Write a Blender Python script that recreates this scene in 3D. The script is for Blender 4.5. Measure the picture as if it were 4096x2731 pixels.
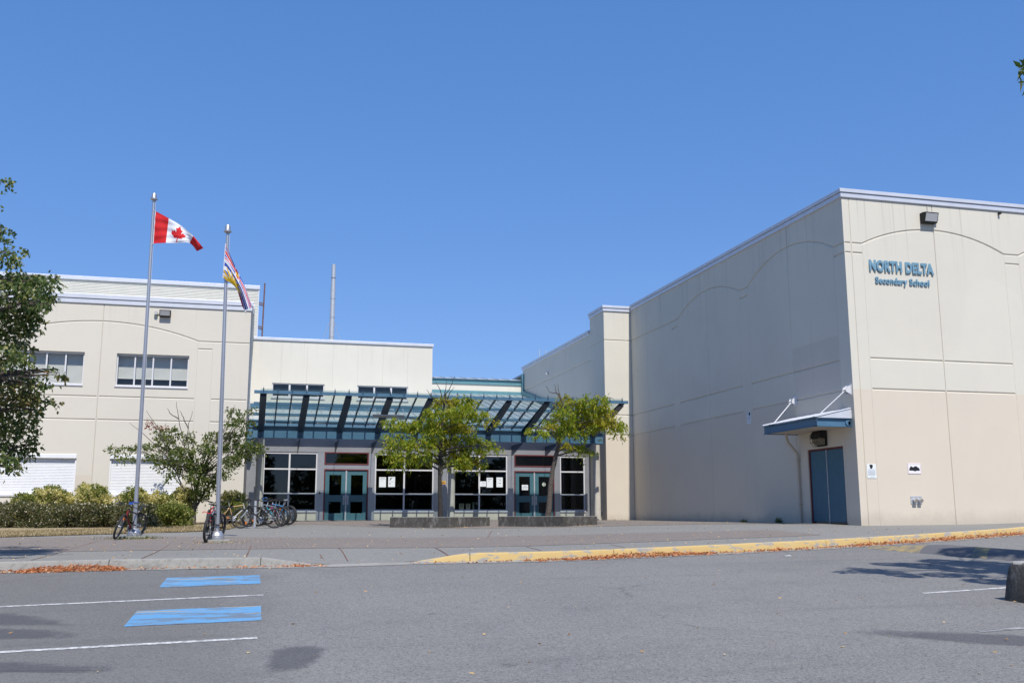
import bpy, bmesh, math, random
import numpy as np
from mathutils import Vector, Matrix, noise
R=math.radians
random.seed(7); rng=np.random.default_rng(7)
for o in list(bpy.data.objects): bpy.data.objects.remove(o)
SC=bpy.context.scene; COL=SC.collection
# ------------------------------------------------------------------ camera
# metres; x along the facades, y away from the camera, eye at the origin, ground below it
FPX=3980.16; YAW=.256286; PIT=.175211; ROL=-.0017216
cy_,sy_,cp_,sp_=math.cos(YAW),math.sin(YAW),math.cos(PIT),math.sin(PIT)
FW=Vector((sy_*cp_,cy_*cp_,sp_)); r0=Vector((cy_,-sy_,0)); u0=r0.cross(FW)
RT=math.cos(ROL)*r0+math.sin(ROL)*u0; UP=-math.sin(ROL)*r0+math.cos(ROL)*u0
cam=bpy.data.cameras.new('camera'); co=bpy.data.objects.new('camera',cam); COL.objects.link(co)
cam.sensor_width=36; cam.lens=FPX/4096*36; cam.clip_start=.1; cam.clip_end=3000
co.matrix_world=Matrix(((RT.x,UP.x,-FW.x,0),(RT.y,UP.y,-FW.y,0),(RT.z,UP.z,-FW.z,0),(0,0,0,1)))
SC.camera=co
# ------------------------------------------------------------------ sky, sun, exposure
EL=R(54.0); AZ=R(1.7)          # sun stands behind the camera, a touch to the right of the facade normal
SUN=Vector((math.sin(AZ)*math.cos(EL),-math.cos(AZ)*math.cos(EL),math.sin(EL)))
w=bpy.data.worlds.new('World'); SC.world=w; w.use_nodes=True; nt=w.node_tree
sky=nt.nodes.new('ShaderNodeTexSky'); sky.sky_type='NISHITA'; sky.sun_disc=False
sky.sun_elevation=EL; sky.sun_rotation=math.atan2(SUN.x,SUN.y); sky.altitude=50; sky.air_density=1.0; sky.dust_density=.1; sky.ozone_density=3.0
hs=nt.nodes.new('ShaderNodeHueSaturation'); hs.inputs['Saturation'].default_value=1.32; hs.inputs['Hue'].default_value=.508; nt.links.new(sky.outputs[0],hs.inputs['Color']); gn=nt.nodes.new('ShaderNodeGamma'); gn.inputs[1].default_value=.47; nt.links.new(hs.outputs[0],gn.inputs[0]); vm=nt.nodes.new('ShaderNodeVectorMath'); vm.operation='MULTIPLY'; vm.inputs[1].default_value=(1.19,1.59,2.40); nt.links.new(gn.outputs[0],vm.inputs[0]); nt.links.new(vm.outputs[0],nt.nodes['Background'].inputs[0]); nt.nodes['Background'].inputs[1].default_value=.111
sl=bpy.data.lights.new('sun','SUN'); sl.energy=4.0; sl.angle=R(.5); sl.color=(1,.95,.87)
so=bpy.data.objects.new('sun',sl); COL.objects.link(so); so.rotation_euler=SUN.to_track_quat('Z','Y').to_euler(); so.location=(0,0,40)
SC.view_settings.view_transform='Standard'; SC.view_settings.look='None'; SC.view_settings.exposure=.40; SC.view_settings.gamma=1
SC.render.engine='CYCLES'; SC.cycles.max_bounces=8; SC.cycles.transparent_max_bounces=24; SC.cycles.use_denoising=True
SC.cycles.sample_clamp_indirect=6
# ------------------------------------------------------------------ helpers
def ray(x,y): return FW*FPX+RT*(x-2048)+UP*(1365.5-y)
def onX(x,y,X): d=ray(x,y); return d*(X/d.x)
def onY(x,y,Y): d=ray(x,y); return d*(Y/d.y)
def dep(x,y,D): return ray(x,y)*(D/FPX)
def lerp(a,b,t): return a+(b-a)*t
def pw(x,pts):
    if x<=pts[0][0]: return pts[0][1]
    for (a,b),(c,d) in zip(pts,pts[1:]):
        if x<=c: return b+(d-b)*(x-a)/(c-a)
    return pts[-1][1]
def tl(X,Y): return X*sy_+Y*cy_, X*cy_-Y*sy_
def sm(t): t=max(0,min(1,t)); return t*t*(3-2*t)
def zroad(X,Y):
    t,l=tl(X,Y)
    return -1.6+.047*max(t,-3) if t<40 else -1.6+.047*40
LP=[(14,-.74),(16.2,-.70),(25.6,-.534),(33,-.32),(41,-.10),(46,-.09),(60,-.09)]
RP=[(16,-.60),(18,-.55),(20.7,-.475),(24.3,-.32),(27.6,-.228),(29.5,-.18),(44,-.11),(60,-.1)]
def zpl(X,Y):
    t,l=tl(X,Y); return lerp(pw(t,LP),pw(t,RP),sm((l+3)/11))
def hit(x,y,f):
    d=ray(x,y); d=d/math.hypot(d.x,d.y); s=3.0
    while s<90:
        p=d*s
        if p.z<f(p.x,p.y): break
        s+=.05
    lo,hi=s-.05,s
    for _ in range(20):
        m=(lo+hi)/2
        if (d*m).z<f((d*m).x,(d*m).y): hi=m
        else: lo=m
    return d*hi
def onroad(x,y): return hit(x,y,zroad)
def onpl(x,y): return hit(x,y,zpl)

def tag(o,label=None,cat=None,group=None,kind=None):
    if label: o['label']=label
    if cat: o['category']=cat
    if group: o['group']=group
    if kind: o['kind']=kind
    return o
def empty(name,loc,label,cat,group=None,rot=None):
    o=bpy.data.objects.new(name,None); COL.objects.link(o); o.location=loc; o.empty_display_size=.2
    if rot is not None: o.rotation_euler=rot
    return tag(o,label,cat,group)
class MB:
    def __init__(s): s.v=[];s.f=[];s.m=[]
    def add(s,vs,fs,m=0):
        n=len(s.v); s.v+= [tuple(v) for v in vs]; s.f+=[tuple(i+n for i in f) for f in fs]; s.m+=[m]*len(fs); return s
    def box(s,a,b,m=0):
        x0,x1=sorted((a[0],b[0]));y0,y1=sorted((a[1],b[1]));z0,z1=sorted((a[2],b[2]))
        return s.add([(x0,y0,z0),(x1,y0,z0),(x1,y1,z0),(x0,y1,z0),(x0,y0,z1),(x1,y0,z1),(x1,y1,z1),(x0,y1,z1)],
            [(0,3,2,1),(4,5,6,7),(0,1,5,4),(1,2,6,5),(2,3,7,6),(3,0,4,7)],m)
    def prism(s,base,vec,m=0):
        n=len(base); b=[Vector(p) for p in base]; t=[p+Vector(vec) for p in b]
        nrm=Vector((0,0,0))
        for i in range(n): nrm+=b[i].cross(b[(i+1)%n])
        up=nrm.dot(Vector(vec))>0
        fs=[tuple(range(n-1,-1,-1)) if up else tuple(range(n)), tuple(range(n,2*n)) if up else tuple(range(2*n-1,n-1,-1))]
        for i in range(n):
            j=(i+1)%n; fs.append((i,j,j+n,i+n) if up else (j,i,i+n,j+n))
        return s.add(b+t,fs,m)
    def tube(s,pts,rad,seg=8,m=0,caps=True,closed=False):
        P=[Vector(p) for p in pts]; n=len(P)
        if not isinstance(rad,(list,tuple)): rad=[rad]*n
        vs=[];ref=None
        for i,p in enumerate(P):
            if closed: d=P[(i+1)%n]-P[i-1]
            else: d=P[min(i+1,n-1)]-P[max(i-1,0)]
            if d.length<1e-9: d=Vector((0,0,1))
            d.normalize()
            if ref is None: ref=d.orthogonal().normalized()
            ref=(ref-d*ref.dot(d)); 
            if ref.length<1e-6: ref=d.orthogonal()
            ref.normalize(); b=d.cross(ref)
            for k in range(seg):
                a=2*math.pi*k/seg; vs.append(p+(ref*math.cos(a)+b*math.sin(a))*rad[i])
        fs=[]
        for i in range(n if closed else n-1):
            j=(i+1)%n
            for k in range(seg):
                l=(k+1)%seg; fs.append((i*seg+k,i*seg+l,j*seg+l,j*seg+k))
        if caps and not closed:
            fs.append(tuple(range(seg-1,-1,-1))); fs.append(tuple((n-1)*seg+k for k in range(seg)))
        return s.add(vs,fs,m)
    def lathe(s,prof,c=(0,0,0),seg=24,m=0,axis='z'):
        vs=[];fs=[]
        for r,h in prof:
            for k in range(seg):
                a=2*math.pi*k/seg; x,y=r*math.cos(a),r*math.sin(a)
                p=(x,y,h) if axis=='z' else ((x,h,y) if axis=='y' else (h,x,y))
                vs.append((p[0]+c[0],p[1]+c[1],p[2]+c[2]))
        for i in range(len(prof)-1):
            for k in range(seg):
                l=(k+1)%seg; q=(i*seg+k,i*seg+l,(i+1)*seg+l,(i+1)*seg+k); fs.append(q if axis!='y' else q[::-1])
        if prof[0][0]>1e-6: fs.append(tuple(range(seg-1,-1,-1)))
        if prof[-1][0]>1e-6: fs.append(tuple((len(prof)-1)*seg+k for k in range(seg)))
        return s.add(vs,fs,m)
    def torus(s,c,axis,Rr,r,seg=32,ts=8,m=0):
        ax=Vector(axis).normalized(); e=ax.orthogonal().normalized(); g=ax.cross(e)
        pts=[Vector(c)+(e*math.cos(2*math.pi*k/seg)+g*math.sin(2*math.pi*k/seg))*Rr for k in range(seg)]
        vs=[];fs=[]
        for k in range(seg):
            d=(pts[k]-Vector(c)).normalized()
            for q in range(ts):
                a=2*math.pi*q/ts; vs.append(pts[k]+(d*math.cos(a)+ax*math.sin(a))*r)
        for k in range(seg):
            l=(k+1)%seg
            for q in range(ts):
                t=(q+1)%ts; fs.append((k*ts+q,k*ts+t,l*ts+t,l*ts+q))
        return s.add(vs,fs,m)
    def mesh(s,name):
        me=bpy.data.meshes.new(name); me.from_pydata(s.v,[],s.f); me.update(); return me
    def obj(s,name,mats,parent=None,smooth=False,bev=0,world=True,segs=2):
        me=s.mesh(name)
        for m in (mats if isinstance(mats,(list,tuple)) else [mats]): me.materials.append(m)
        if len(set(s.m))>1: me.polygons.foreach_set('material_index',s.m)
        bm=bmesh.new(); bm.from_mesh(me); bmesh.ops.recalc_face_normals(bm,faces=bm.faces); bm.to_mesh(me); bm.free()
        if smooth:
            me.polygons.foreach_set('use_smooth',[True]*len(me.polygons))
            try: me.set_sharp_from_angle(angle=R(40))
            except Exception: pass
        return link(me,name,parent,world,bev,segs)
def root_loc(p):
    return p.location if p.parent is None else Vector((0,0,0))
def link(me,name,parent=None,world=True,bev=0,segs=2):
    o=bpy.data.objects.new(name,me); COL.objects.link(o)
    if parent is not None:
        o.parent=parent
        if world and parent.parent is None: o.matrix_parent_inverse=Matrix.Translation(-Vector(parent.location))
    if bev:
        b=o.modifiers.new('bevel','BEVEL'); b.width=bev; b.segments=segs; b.limit_method='ANGLE'
    return o
def arr_obj(name,V,F,mats,parent=None,midx=None,world=True):
    """V (n,3), F (m,4) arrays to a mesh object"""
    me=bpy.data.meshes.new(name); n,m,k=len(V),len(F),F.shape[1]
    me.vertices.add(n); me.vertices.foreach_set('co',V.astype('f').ravel())
    me.loops.add(m*k); me.loops.foreach_set('vertex_index',F.astype('i').ravel())
    me.polygons.add(m); me.polygons.foreach_set('loop_start',np.arange(0,m*k,k,dtype='i'))
    for q in (mats if isinstance(mats,(list,tuple)) else [mats]): me.materials.append(q)
    if midx is not None: me.polygons.foreach_set('material_index',np.asarray(midx,dtype='i'))
    me.update(calc_edges=True); me.validate()
    return link(me,name,parent,world)
# ------------------------------------------------------------------ materials
def mat(name,col,rough=.6,metal=0,var=.0,vscale=3,bump=0,bscale=40,spec=.5,detail=6,col2=None,stretch=None):
    m=bpy.data.materials.new(name); m.use_nodes=True; N=m.node_tree.nodes; L=m.node_tree.links; b=N['Principled BSDF']
    b.inputs['Base Color'].default_value=(*col,1); b.inputs['Roughness'].default_value=rough; b.inputs['Metallic'].default_value=metal
    b.inputs['Specular IOR Level'].default_value=spec
    if var or bump: tc=N.new('ShaderNodeTexCoord')
    if var:
        src=tc.outputs['Object']
        if stretch:
            mp=N.new('ShaderNodeMapping'); mp.inputs['Scale'].default_value=stretch; L.new(src,mp.inputs[0]); src=mp.outputs[0]
        n=N.new('ShaderNodeTexNoise'); n.inputs['Scale'].default_value=vscale; n.inputs['Detail'].default_value=detail; n.inputs['Roughness'].default_value=.62
        L.new(src,n.inputs['Vector'])
        r=N.new('ShaderNodeValToRGB'); r.color_ramp.elements[0].position=.32; r.color_ramp.elements[1].position=.68
        c0=col2 if col2 else tuple(c*(1-var) for c in col); c1=tuple(min(1,c*(1+var)) for c in col)
        r.color_ramp.elements[0].color=(*c0,1); r.color_ramp.elements[1].color=(*c1,1)
        L.new(n.outputs['Fac'],r.inputs[0]); L.new(r.outputs[0],b.inputs['Base Color'])
    if bump:
        n2=N.new('ShaderNodeTexNoise'); n2.inputs['Scale'].default_value=bscale; n2.inputs['Detail'].default_value=4
        L.new(tc.outputs['Object'],n2.inputs['Vector'])
        bp=N.new('ShaderNodeBump'); bp.inputs['Strength'].default_value=bump; bp.inputs['Distance'].default_value=.02
        L.new(n2.outputs['Fac'],bp.inputs['Height']); L.new(bp.outputs[0],b.inputs['Normal'])
    return m
class G:
    """tiny node-graph helper on an existing material"""
    def __init__(s,m): s.m=m; s.N=m.node_tree.nodes; s.L=m.node_tree.links; s.b=s.N['Principled BSDF']; s.tc=s.N.new('ShaderNodeTexCoord'); s.P=s.tc.outputs['Object']
    def sep(s): 
        n=s.N.new('ShaderNodeSeparateXYZ'); s.L.new(s.P,n.inputs[0]); return n.outputs
    def _in(s,i,v):
        if isinstance(v,(int,float)): i.default_value=v
        elif isinstance(v,tuple): i.default_value=(*v,1) if len(v)==3 else v
        else: s.L.new(v,i)
    def math(s,op,a,b=0.0,c=None):
        n=s.N.new('ShaderNodeMath'); n.operation=op; s._in(n.inputs[0],a); s._in(n.inputs[1],b)
        if c is not None: s._in(n.inputs[2],c)
        return n.outputs[0]
    def noise(s,scale,detail=5,rough=.6,vec=None,stretch=None):
        n=s.N.new('ShaderNodeTexNoise'); n.inputs['Scale'].default_value=scale; n.inputs['Detail'].default_value=detail; n.inputs['Roughness'].default_value=rough
        v=vec or s.P
        if stretch:
            mp=s.N.new('ShaderNodeMapping'); mp.inputs['Scale'].default_value=stretch; s.L.new(v,mp.inputs[0]); v=mp.outputs[0]
        s.L.new(v,n.inputs['Vector']); return n.outputs['Fac']
    def vor(s,scale,out='Distance'):
        n=s.N.new('ShaderNodeTexVoronoi'); n.inputs['Scale'].default_value=scale; s.L.new(s.P,n.inputs['Vector']); return n.outputs[out]
    def ss(s,x,a,b):
        n=s.N.new('ShaderNodeMapRange'); n.interpolation_type='SMOOTHSTEP'; s._in(n.inputs[0],x); n.inputs[1].default_value=a; n.inputs[2].default_value=b; return n.outputs[0]
    def mix(s,f,a,b,mode='MIX'):
        n=s.N.new('ShaderNodeMix'); n.data_type='RGBA'; n.blend_type=mode; s._in(n.inputs[0],f); s._in(n.inputs[6],a); s._in(n.inputs[7],b); return n.outputs[2]
    def col(s,c): s.L.new(c,s.b.inputs['Base Color'])
    def bump(s,h,st,dist=.02):
        bp=s.N.new('ShaderNodeBump'); bp.inputs['Strength'].default_value=st; bp.inputs['Distance'].default_value=dist; s.L.new(h,bp.inputs['Height']); s.L.new(bp.outputs[0],s.b.inputs['Normal'])
def leafmat(name,stops,trans=.35,rough=.5):
    m=bpy.data.materials.new(name); m.use_nodes=True; N=m.node_tree.nodes; L=m.node_tree.links; b=N['Principled BSDF']; out=N['Material Output']
    g=N.new('ShaderNodeNewGeometry'); r=N.new('ShaderNodeValToRGB'); cr=r.color_ramp
    while len(cr.elements)<len(stops): cr.elements.new(.5)
    for e,(p,c) in zip(cr.elements,stops): e.position=p; e.color=(*c,1)
    L.new(g.outputs['Random Per Island'],r.inputs[0]); L.new(r.outputs[0],b.inputs['Base Color']); b.inputs['Roughness'].default_value=rough
    b.inputs['Specular IOR Level'].default_value=.35
    t=N.new('ShaderNodeBsdfTranslucent'); mx=N.new('ShaderNodeMixShader'); mx.inputs[0].default_value=trans
    h=N.new('ShaderNodeHueSaturation'); h.inputs['Saturation'].default_value=1.15; h.inputs['Value'].default_value=1.5; L.new(r.outputs[0],h.inputs['Color']); L.new(h.outputs[0],t.inputs[0])
    L.new(b.outputs[0],mx.inputs[1]); L.new(t.outputs[0],mx.inputs[2]); L.new(mx.outputs[0],out.inputs[0]); return m
def glassmat(name,tint,rough=.0,f0=1.5,haze=None):
    m=bpy.data.materials.new(name); m.use_nodes=True; N=m.node_tree.nodes; L=m.node_tree.links; N.remove(N['Principled BSDF'])
    t=N.new('ShaderNodeBsdfTransparent'); t.inputs[0].default_value=(*tint,1)
    gl=N.new('ShaderNodeBsdfGlossy'); gl.inputs['Roughness'].default_value=rough
    lw_=N.new('ShaderNodeLayerWeight'); lw_.inputs[0].default_value=.5; f5=N.new('ShaderNodeMath'); f5.operation='POWER'; L.new(lw_.outputs['Facing'],f5.inputs[0]); f5.inputs[1].default_value=5
    fr=N.new('ShaderNodeMath'); fr.operation='MULTIPLY_ADD'; L.new(f5.outputs[0],fr.inputs[0]); fr.inputs[1].default_value=.9*(f0-1)*2; fr.inputs[2].default_value=((f0-1)/(f0+1))**2*1.6
    mx=N.new('ShaderNodeMixShader'); L.new(fr.outputs[0],mx.inputs[0]); L.new(t.outputs[0],mx.inputs[1]); L.new(gl.outputs[0],mx.inputs[2])
    res=mx.outputs[0]
    if haze:
        d=N.new('ShaderNodeBsdfDiffuse'); d.inputs[0].default_value=(*haze[0],1); m2=N.new('ShaderNodeMixShader'); m2.inputs[0].default_value=haze[1]
        L.new(res,m2.inputs[1]); L.new(d.outputs[0],m2.inputs[2]); res=m2.outputs[0]
    L.new(res,N['Material Output'].inputs[0]); return m
M={}
def wallmat(name,upper,lower=None,zsplit=None,patches=()):
    m=mat(name,upper,.75,spec=.25); g=G(m); s=g.sep(); z=s[2]
    c=upper
    if lower: c=g.mix(g.math('LESS_THAN',z,zsplit),upper,lower)
    for (ax,u0,u1,z0,z1,colr) in patches:
        u=s[ax]; f=g.math('MULTIPLY',g.math('MULTIPLY',g.math('GREATER_THAN',u,u0),g.math('LESS_THAN',u,u1)),g.math('MULTIPLY',g.math('GREATER_THAN',z,z0),g.math('LESS_THAN',z,z1)))
        c=g.mix(f,c,colr)
    n=g.noise(.5,6,.6); c=g.mix(g.math('MULTIPLY',g.ss(n,.35,.75),.16),c,(.45,.42,.38))
    st=g.noise(1.0,6,.65,stretch=(2.6,2.6,.12)); c=g.mix(g.math('MULTIPLY',g.ss(st,.6,.82),.16),c,(.33,.31,.28))
    fl=g.noise(9,3,.5); c=g.mix(g.math('MULTIPLY',g.ss(fl,.735,.78),.35),c,(.35,.33,.30))
    dz=g.math('ADD',z,g.math('MULTIPLY',g.noise(1.7,6,.7),.7)); c=g.mix(g.math('MULTIPLY',g.ss(dz,.62,.16),.30),c,(.24,.21,.17))
    rs=g.noise(1.0,5,.7,stretch=(6,6,.06)); tp=g.ss(g.math('ADD',z,g.math('MULTIPLY',g.noise(1.1,4,.6),2.2)),7.6,10.6); c=g.mix(g.math('MULTIPLY',g.math('MULTIPLY',g.ss(rs,.52,.70),tp),.42),c,(.25,.235,.21))
    pt=g.ss(g.noise(.16,2,.4),.52,.54); c=g.mix(g.math('MULTIPLY',pt,.10),c,(.50,.45,.38))
    g.col(c); g.bump(g.noise(55,4),.12,.012); return m
UPC=(.625,.592,.505); LOC=(.622,.555,.452)
M['gym']=wallmat('gym_wall_paint',UPC,LOC,3.53,[(1,24.85,27.34,3.545,5.15,(.57,.53,.46))])
M['block']=wallmat('block_wall_paint',(.62,.583,.505),None,None,[(0,-6.1,-5.55,-.3,1.55,(.60,.54,.45))])
M['panel']=wallmat('wall_panel_paint',(.655,.63,.555))
M['ent']=wallmat('base_wall_paint',(.53,.505,.43))
M['flash']=mat('pale_flashing',(.60,.615,.655),.42,.25,.05,2)
M['steel']=mat('blue_steel_paint',(.070,.155,.240),.42,0,.10,4,.05,60)
M['steeld']=mat('dark_blue_steel_paint',(.024,.052,.10),.42,0,.10,4)
M['rust']=mat('chipped_paint',(.16,.07,.05),.8,0,.3,30)
M['teal']=mat('teal_fascia_paint',(.10,.24,.28),.5,0,.08,3)
M['roofm']=mat('standing_seam_metal',(.47,.50,.51),.42,.3,.08,2)
M['door']=mat('teal_door_paint',(.052,.138,.168),.45,0,.06,5)
M['gdoor']=mat('blue_door_paint',(.04,.12,.175),.5,0,.08,4)
M['red']=mat('maroon_frame_paint',(.115,.022,.026),.45,0,.1,8)
M['white']=mat('white_window_frame',(.60,.60,.62),.4,0,.03,6)
M['shut']=mat('white_shutter_paint',(.73,.735,.75),.45,0,.03,4)
M['alu']=mat('brushed_aluminium',(.47,.47,.485),.42,.75,.10,6,stretch=(1,1,.1))
M['galv']=mat('galvanised_steel',(.46,.48,.51),.5,.45,.14,18)
M['dark']=mat('dark_bronze_metal',(.022,.021,.020),.65,0,spec=.3)
M['black']=mat('black_plastic',(.015,.015,.017),.45)
M['rubber']=mat('tyre_rubber',(.022,.022,.023),.75,0,.2,60)
M['lens']=mat('lamp_lens',(.45,.45,.45),.3,0,.1,20)
M['lensd']=mat('yellowed_lamp_lens',(.20,.17,.11),.35,0,.2,20)
M['paper']=mat('white_paper',(.70,.74,.76),.8)
M['ink']=mat('grey_ink',(.16,.17,.2),.8)
M['inkb']=mat('black_ink',(.008,.008,.01),.6)
M['orange']=mat('orange_reflector',(.85,.22,.03),.3)
M['redr']=mat('red_reflector',(.6,.02,.02),.3)
M['chrome']=mat('chrome',(.7,.7,.72),.18,1)
M['conc']=mat('smooth_concrete',(.42,.395,.345),.85,0,.12,3,.15,40)
M['bark']=mat('grey_bark',(.085,.07,.058),.9,0,.45,22,.7,30)
M['barkd']=mat('dark_bark',(.03,.026,.023),.9,0,.5,26,.7,30)
M['soil']=mat('bark_mulch',(.10,.06,.045),.95,0,.4,30,.6,60)
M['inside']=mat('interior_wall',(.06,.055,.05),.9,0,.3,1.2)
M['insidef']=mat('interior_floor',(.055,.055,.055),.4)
M['blind']=mat('window_blind',(.60,.59,.545),.7)
M['winback']=mat('dark_backing',(.02,.022,.024),.9)  # room darkness put into a colour, for the sheet behind the blinds
M['glass']=glassmat('window_glass',(.93,.95,.95),.0,1.5)
M['glassd']=glassmat('tinted_window_glass',(.36,.40,.40),.018,1.5)
M['cglass']=glassmat('canopy_glass',(.90,.95,.94),.0,1.4,((.5,.62,.6),.03))
# metal tread-plate cladding
m=mat('dimpled_metal_cladding',(.37,.375,.39),.42,.6); g=G(m); v=g.vor(26); g.bump(v,.22,.015)
g.col(g.mix(g.noise(2.2,5),(.32,.328,.345),(.45,.458,.475))); M['tread']=m
# corrugated cladding colour only: ribs are geometry
M['corr']=mat('cream_corrugated_cladding',(.60,.585,.52),.5,0,.05,1.5)
# asphalt
m=mat('asphalt',(.12,.12,.125),.9,spec=.25); g=G(m)
n1=g.noise(.22,5,.6); n2=g.noise(1.1,4,.6); sp=g.noise(120,2,.7); sp2=g.noise(42,3,.7)
c=g.mix(g.ss(n1,.35,.7),(.182,.175,.163),(.212,.205,.192)); c=g.mix(g.math('MULTIPLY',g.ss(n2,.45,.75),.35),c,(.108,.108,.112))
md=g.noise(17,4,.78); c=g.mix(g.math('MULTIPLY',g.ss(md,.5,.72),.6),c,(.275,.271,.265)); c=g.mix(g.math('MULTIPLY',g.ss(md,.48,.28),.6),c,(.065,.065,.066)); c=g.mix(g.ss(sp2,.50,.66),c,(.23,.228,.225)); c=g.mix(g.ss(sp2,.46,.34),c,(.075,.075,.078)); c=g.mix(g.ss(sp,.55,.70),c,(.34,.34,.342)); c=g.mix(g.ss(sp,.43,.30),c,(.045,.045,.048))
cr=g.N.new('ShaderNodeTexVoronoi'); cr.feature='DISTANCE_TO_EDGE'; cr.inputs['Scale'].default_value=.16; cr.inputs['Randomness'].default_value=1
wv=g.N.new('ShaderNodeVectorMath'); wv.operation='ADD'; nz=g.N.new('ShaderNodeTexNoise'); nz.inputs['Scale'].default_value=.9; nz.inputs['Detail'].default_value=6; g.L.new(g.P,nz.inputs['Vector']); g.L.new(g.P,wv.inputs[0]); g.L.new(nz.outputs['Color'],wv.inputs[1]); g.L.new(wv.outputs[0],cr.inputs['Vector'])
sx0=g.sep(); stall=g.ss(g.math('ADD',sx0[0],g.math('MULTIPLY',g.math('SUBTRACT',g.noise(.7,5,.65),.5),2.6)),.9,-.6)
stall=g.math('MULTIPLY',stall,.34); c=g.mix(stall,c,(.085,.083,.080))
trk=g.ss(g.noise(.8,5,.6,stretch=(.18,2.2,1)),.56,.72); c=g.mix(g.math('MULTIPLY',trk,.16),c,(.07,.07,.072))
oil=g.ss(g.noise(2.6,3,.5),.72,.80); c=g.mix(g.math('MULTIPLY',oil,.4),c,(.05,.05,.052))
crk=g.math('MULTIPLY',g.ss(cr.outputs['Distance'],.006,.001),g.ss(g.noise(.25,3),.5,.66)); c=g.mix(g.math('MULTIPLY',crk,.55),c,(.05,.05,.052))
g.col(c); g.bump(g.noise(70,4,.7),.35,.012); M['asphalt']=m
m=mat('asphalt_sealer',(.085,.088,.105),.7,spec=.35); g=G(m); sp=g.noise(120,2,.7)
c=g.mix(g.ss(sp,.57,.72),g.mix(g.noise(1.5,5),(.092,.094,.106),(.12,.121,.13)),(.25,.25,.255)); g.col(c); g.bump(g.noise(70,4,.7),.25,.01)
at=g.N.new('ShaderNodeAttribute'); at.attribute_name='rim'; al=g.math('MULTIPLY',g.ss(g.math('ADD',at.outputs['Fac'],g.math('MULTIPLY',g.math('SUBTRACT',g.noise(5,6,.7),.5),1.3)),.05,.95),.50); g.L.new(al,g.b.inputs['Alpha'])
M['sealer']=m
# pavement
def concmat(name,a,b,spk):
    m=mat(name,a,.9,spec=.2); g=G(m); c=g.mix(g.noise(.5,6,.65),a,b); sp=g.noise(75,3,.7); md=g.noise(14,4,.75); c=g.mix(g.math('MULTIPLY',g.ss(md,.5,.75),.45),c,spk); c=g.mix(g.math('MULTIPLY',g.ss(md,.48,.28),.5),c,tuple(x*.45 for x in a))
    c=g.mix(g.ss(sp,.6,.75),c,spk); c=g.mix(g.ss(sp,.4,.3),c,tuple(x*.55 for x in a)); 
    st=g.noise(2.3,5,.6); c=g.mix(g.math('MULTIPLY',g.ss(st,.6,.8),.3),c,tuple(x*.5 for x in a)); return m,g,c
m,g,c=concmat('exposed_aggregate_concrete',(.195,.190,.178),(.24,.234,.219),(.36,.35,.33)); g.col(c); g.bump(g.noise(60,4,.7),.3,.01); M['pave']=m
m,g,c=concmat('brick_pavers',(.198,.178,.163),(.235,.212,.195),(.31,.27,.245))
bt=g.N.new('ShaderNodeTexBrick'); bt.inputs['Scale'].default_value=1; bt.inputs['Brick Width'].default_value=.21; bt.inputs['Row Height'].default_value=.105; bt.inputs['Mortar Size'].default_value=.006
bt.inputs['Color1'].default_value=(.9,.9,.9,1); bt.inputs['Color2'].default_value=(1.1,1.05,1.0,1); bt.inputs['Mortar'].default_value=(.55,.5,.48,1); g.L.new(g.P,bt.inputs['Vector'])
g.col(g.mix(1.0,c,bt.outputs['Color'],'MULTIPLY')); M['brick']=m
m,g,c=concmat('kerb_concrete',(.25,.242,.22),(.34,.33,.305),(.42,.41,.39)); st=g.noise(1.4,7,.75,stretch=(1.2,1.2,3)); g.col(g.mix(g.math('MULTIPLY',g.ss(st,.5,.72),.6),c,(.12,.115,.105))); M['kerb']=m
m,g,c=concmat('yellow_kerb_paint',(.30,.29,.27),(.34,.33,.31),(.38,.37,.35))
ch=g.ss(g.noise(5.5,8,.72,stretch=(.6,1,2)),.525,.57); yl=g.mix(g.noise(1.2,4),(.50,.345,.125),(.58,.44,.21)); g.col(g.mix(ch,yl,c)); M['ykerb']=m
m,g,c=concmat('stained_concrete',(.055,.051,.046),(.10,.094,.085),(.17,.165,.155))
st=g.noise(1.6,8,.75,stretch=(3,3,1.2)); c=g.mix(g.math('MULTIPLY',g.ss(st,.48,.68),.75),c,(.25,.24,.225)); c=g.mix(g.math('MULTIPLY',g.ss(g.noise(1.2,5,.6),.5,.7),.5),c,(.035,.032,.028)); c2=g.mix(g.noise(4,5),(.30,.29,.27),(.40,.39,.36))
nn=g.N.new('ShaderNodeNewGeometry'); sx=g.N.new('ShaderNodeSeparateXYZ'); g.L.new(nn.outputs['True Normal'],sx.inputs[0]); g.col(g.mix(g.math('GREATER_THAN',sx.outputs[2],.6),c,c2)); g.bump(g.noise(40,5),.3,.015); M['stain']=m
m=mat('worn_blue_marking',(.12,.34,.72),.8); g=G(m); f=g.ss(g.noise(2.6,9,.76,stretch=(.7,1.8,1)),.475,.585); f2=g.ss(g.noise(110,2,.7),.66,.74)
c=g.mix(g.noise(.8,4),(.085,.255,.47),(.13,.33,.56)); c=g.mix(g.math('MULTIPLY',f,.8),c,(.14,.145,.15)); c=g.mix(g.ss(g.noise(1.3,7,.72,stretch=(.5,3.2,1)),.60,.63),c,(.40,.29,.12)); g.col(g.mix(g.math('MULTIPLY',f2,.5),c,(.11,.14,.18))); M['blue']=m
m=mat('worn_white_marking',(.60,.60,.58),.85); g=G(m); f=g.ss(g.noise(14,6,.75),.44,.58); g.col(g.mix(g.math('MULTIPLY',f,.75),(.60,.60,.585),(.17,.17,.172))); M['line']=m
m=mat('faint_white_marking',(.3,.3,.3),.85); g=G(m); f=g.ss(g.noise(6,6,.7),.42,.62); g.col(g.mix(f,(.34,.34,.335),(.14,.14,.143))); M['lfaint']=m
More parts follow.
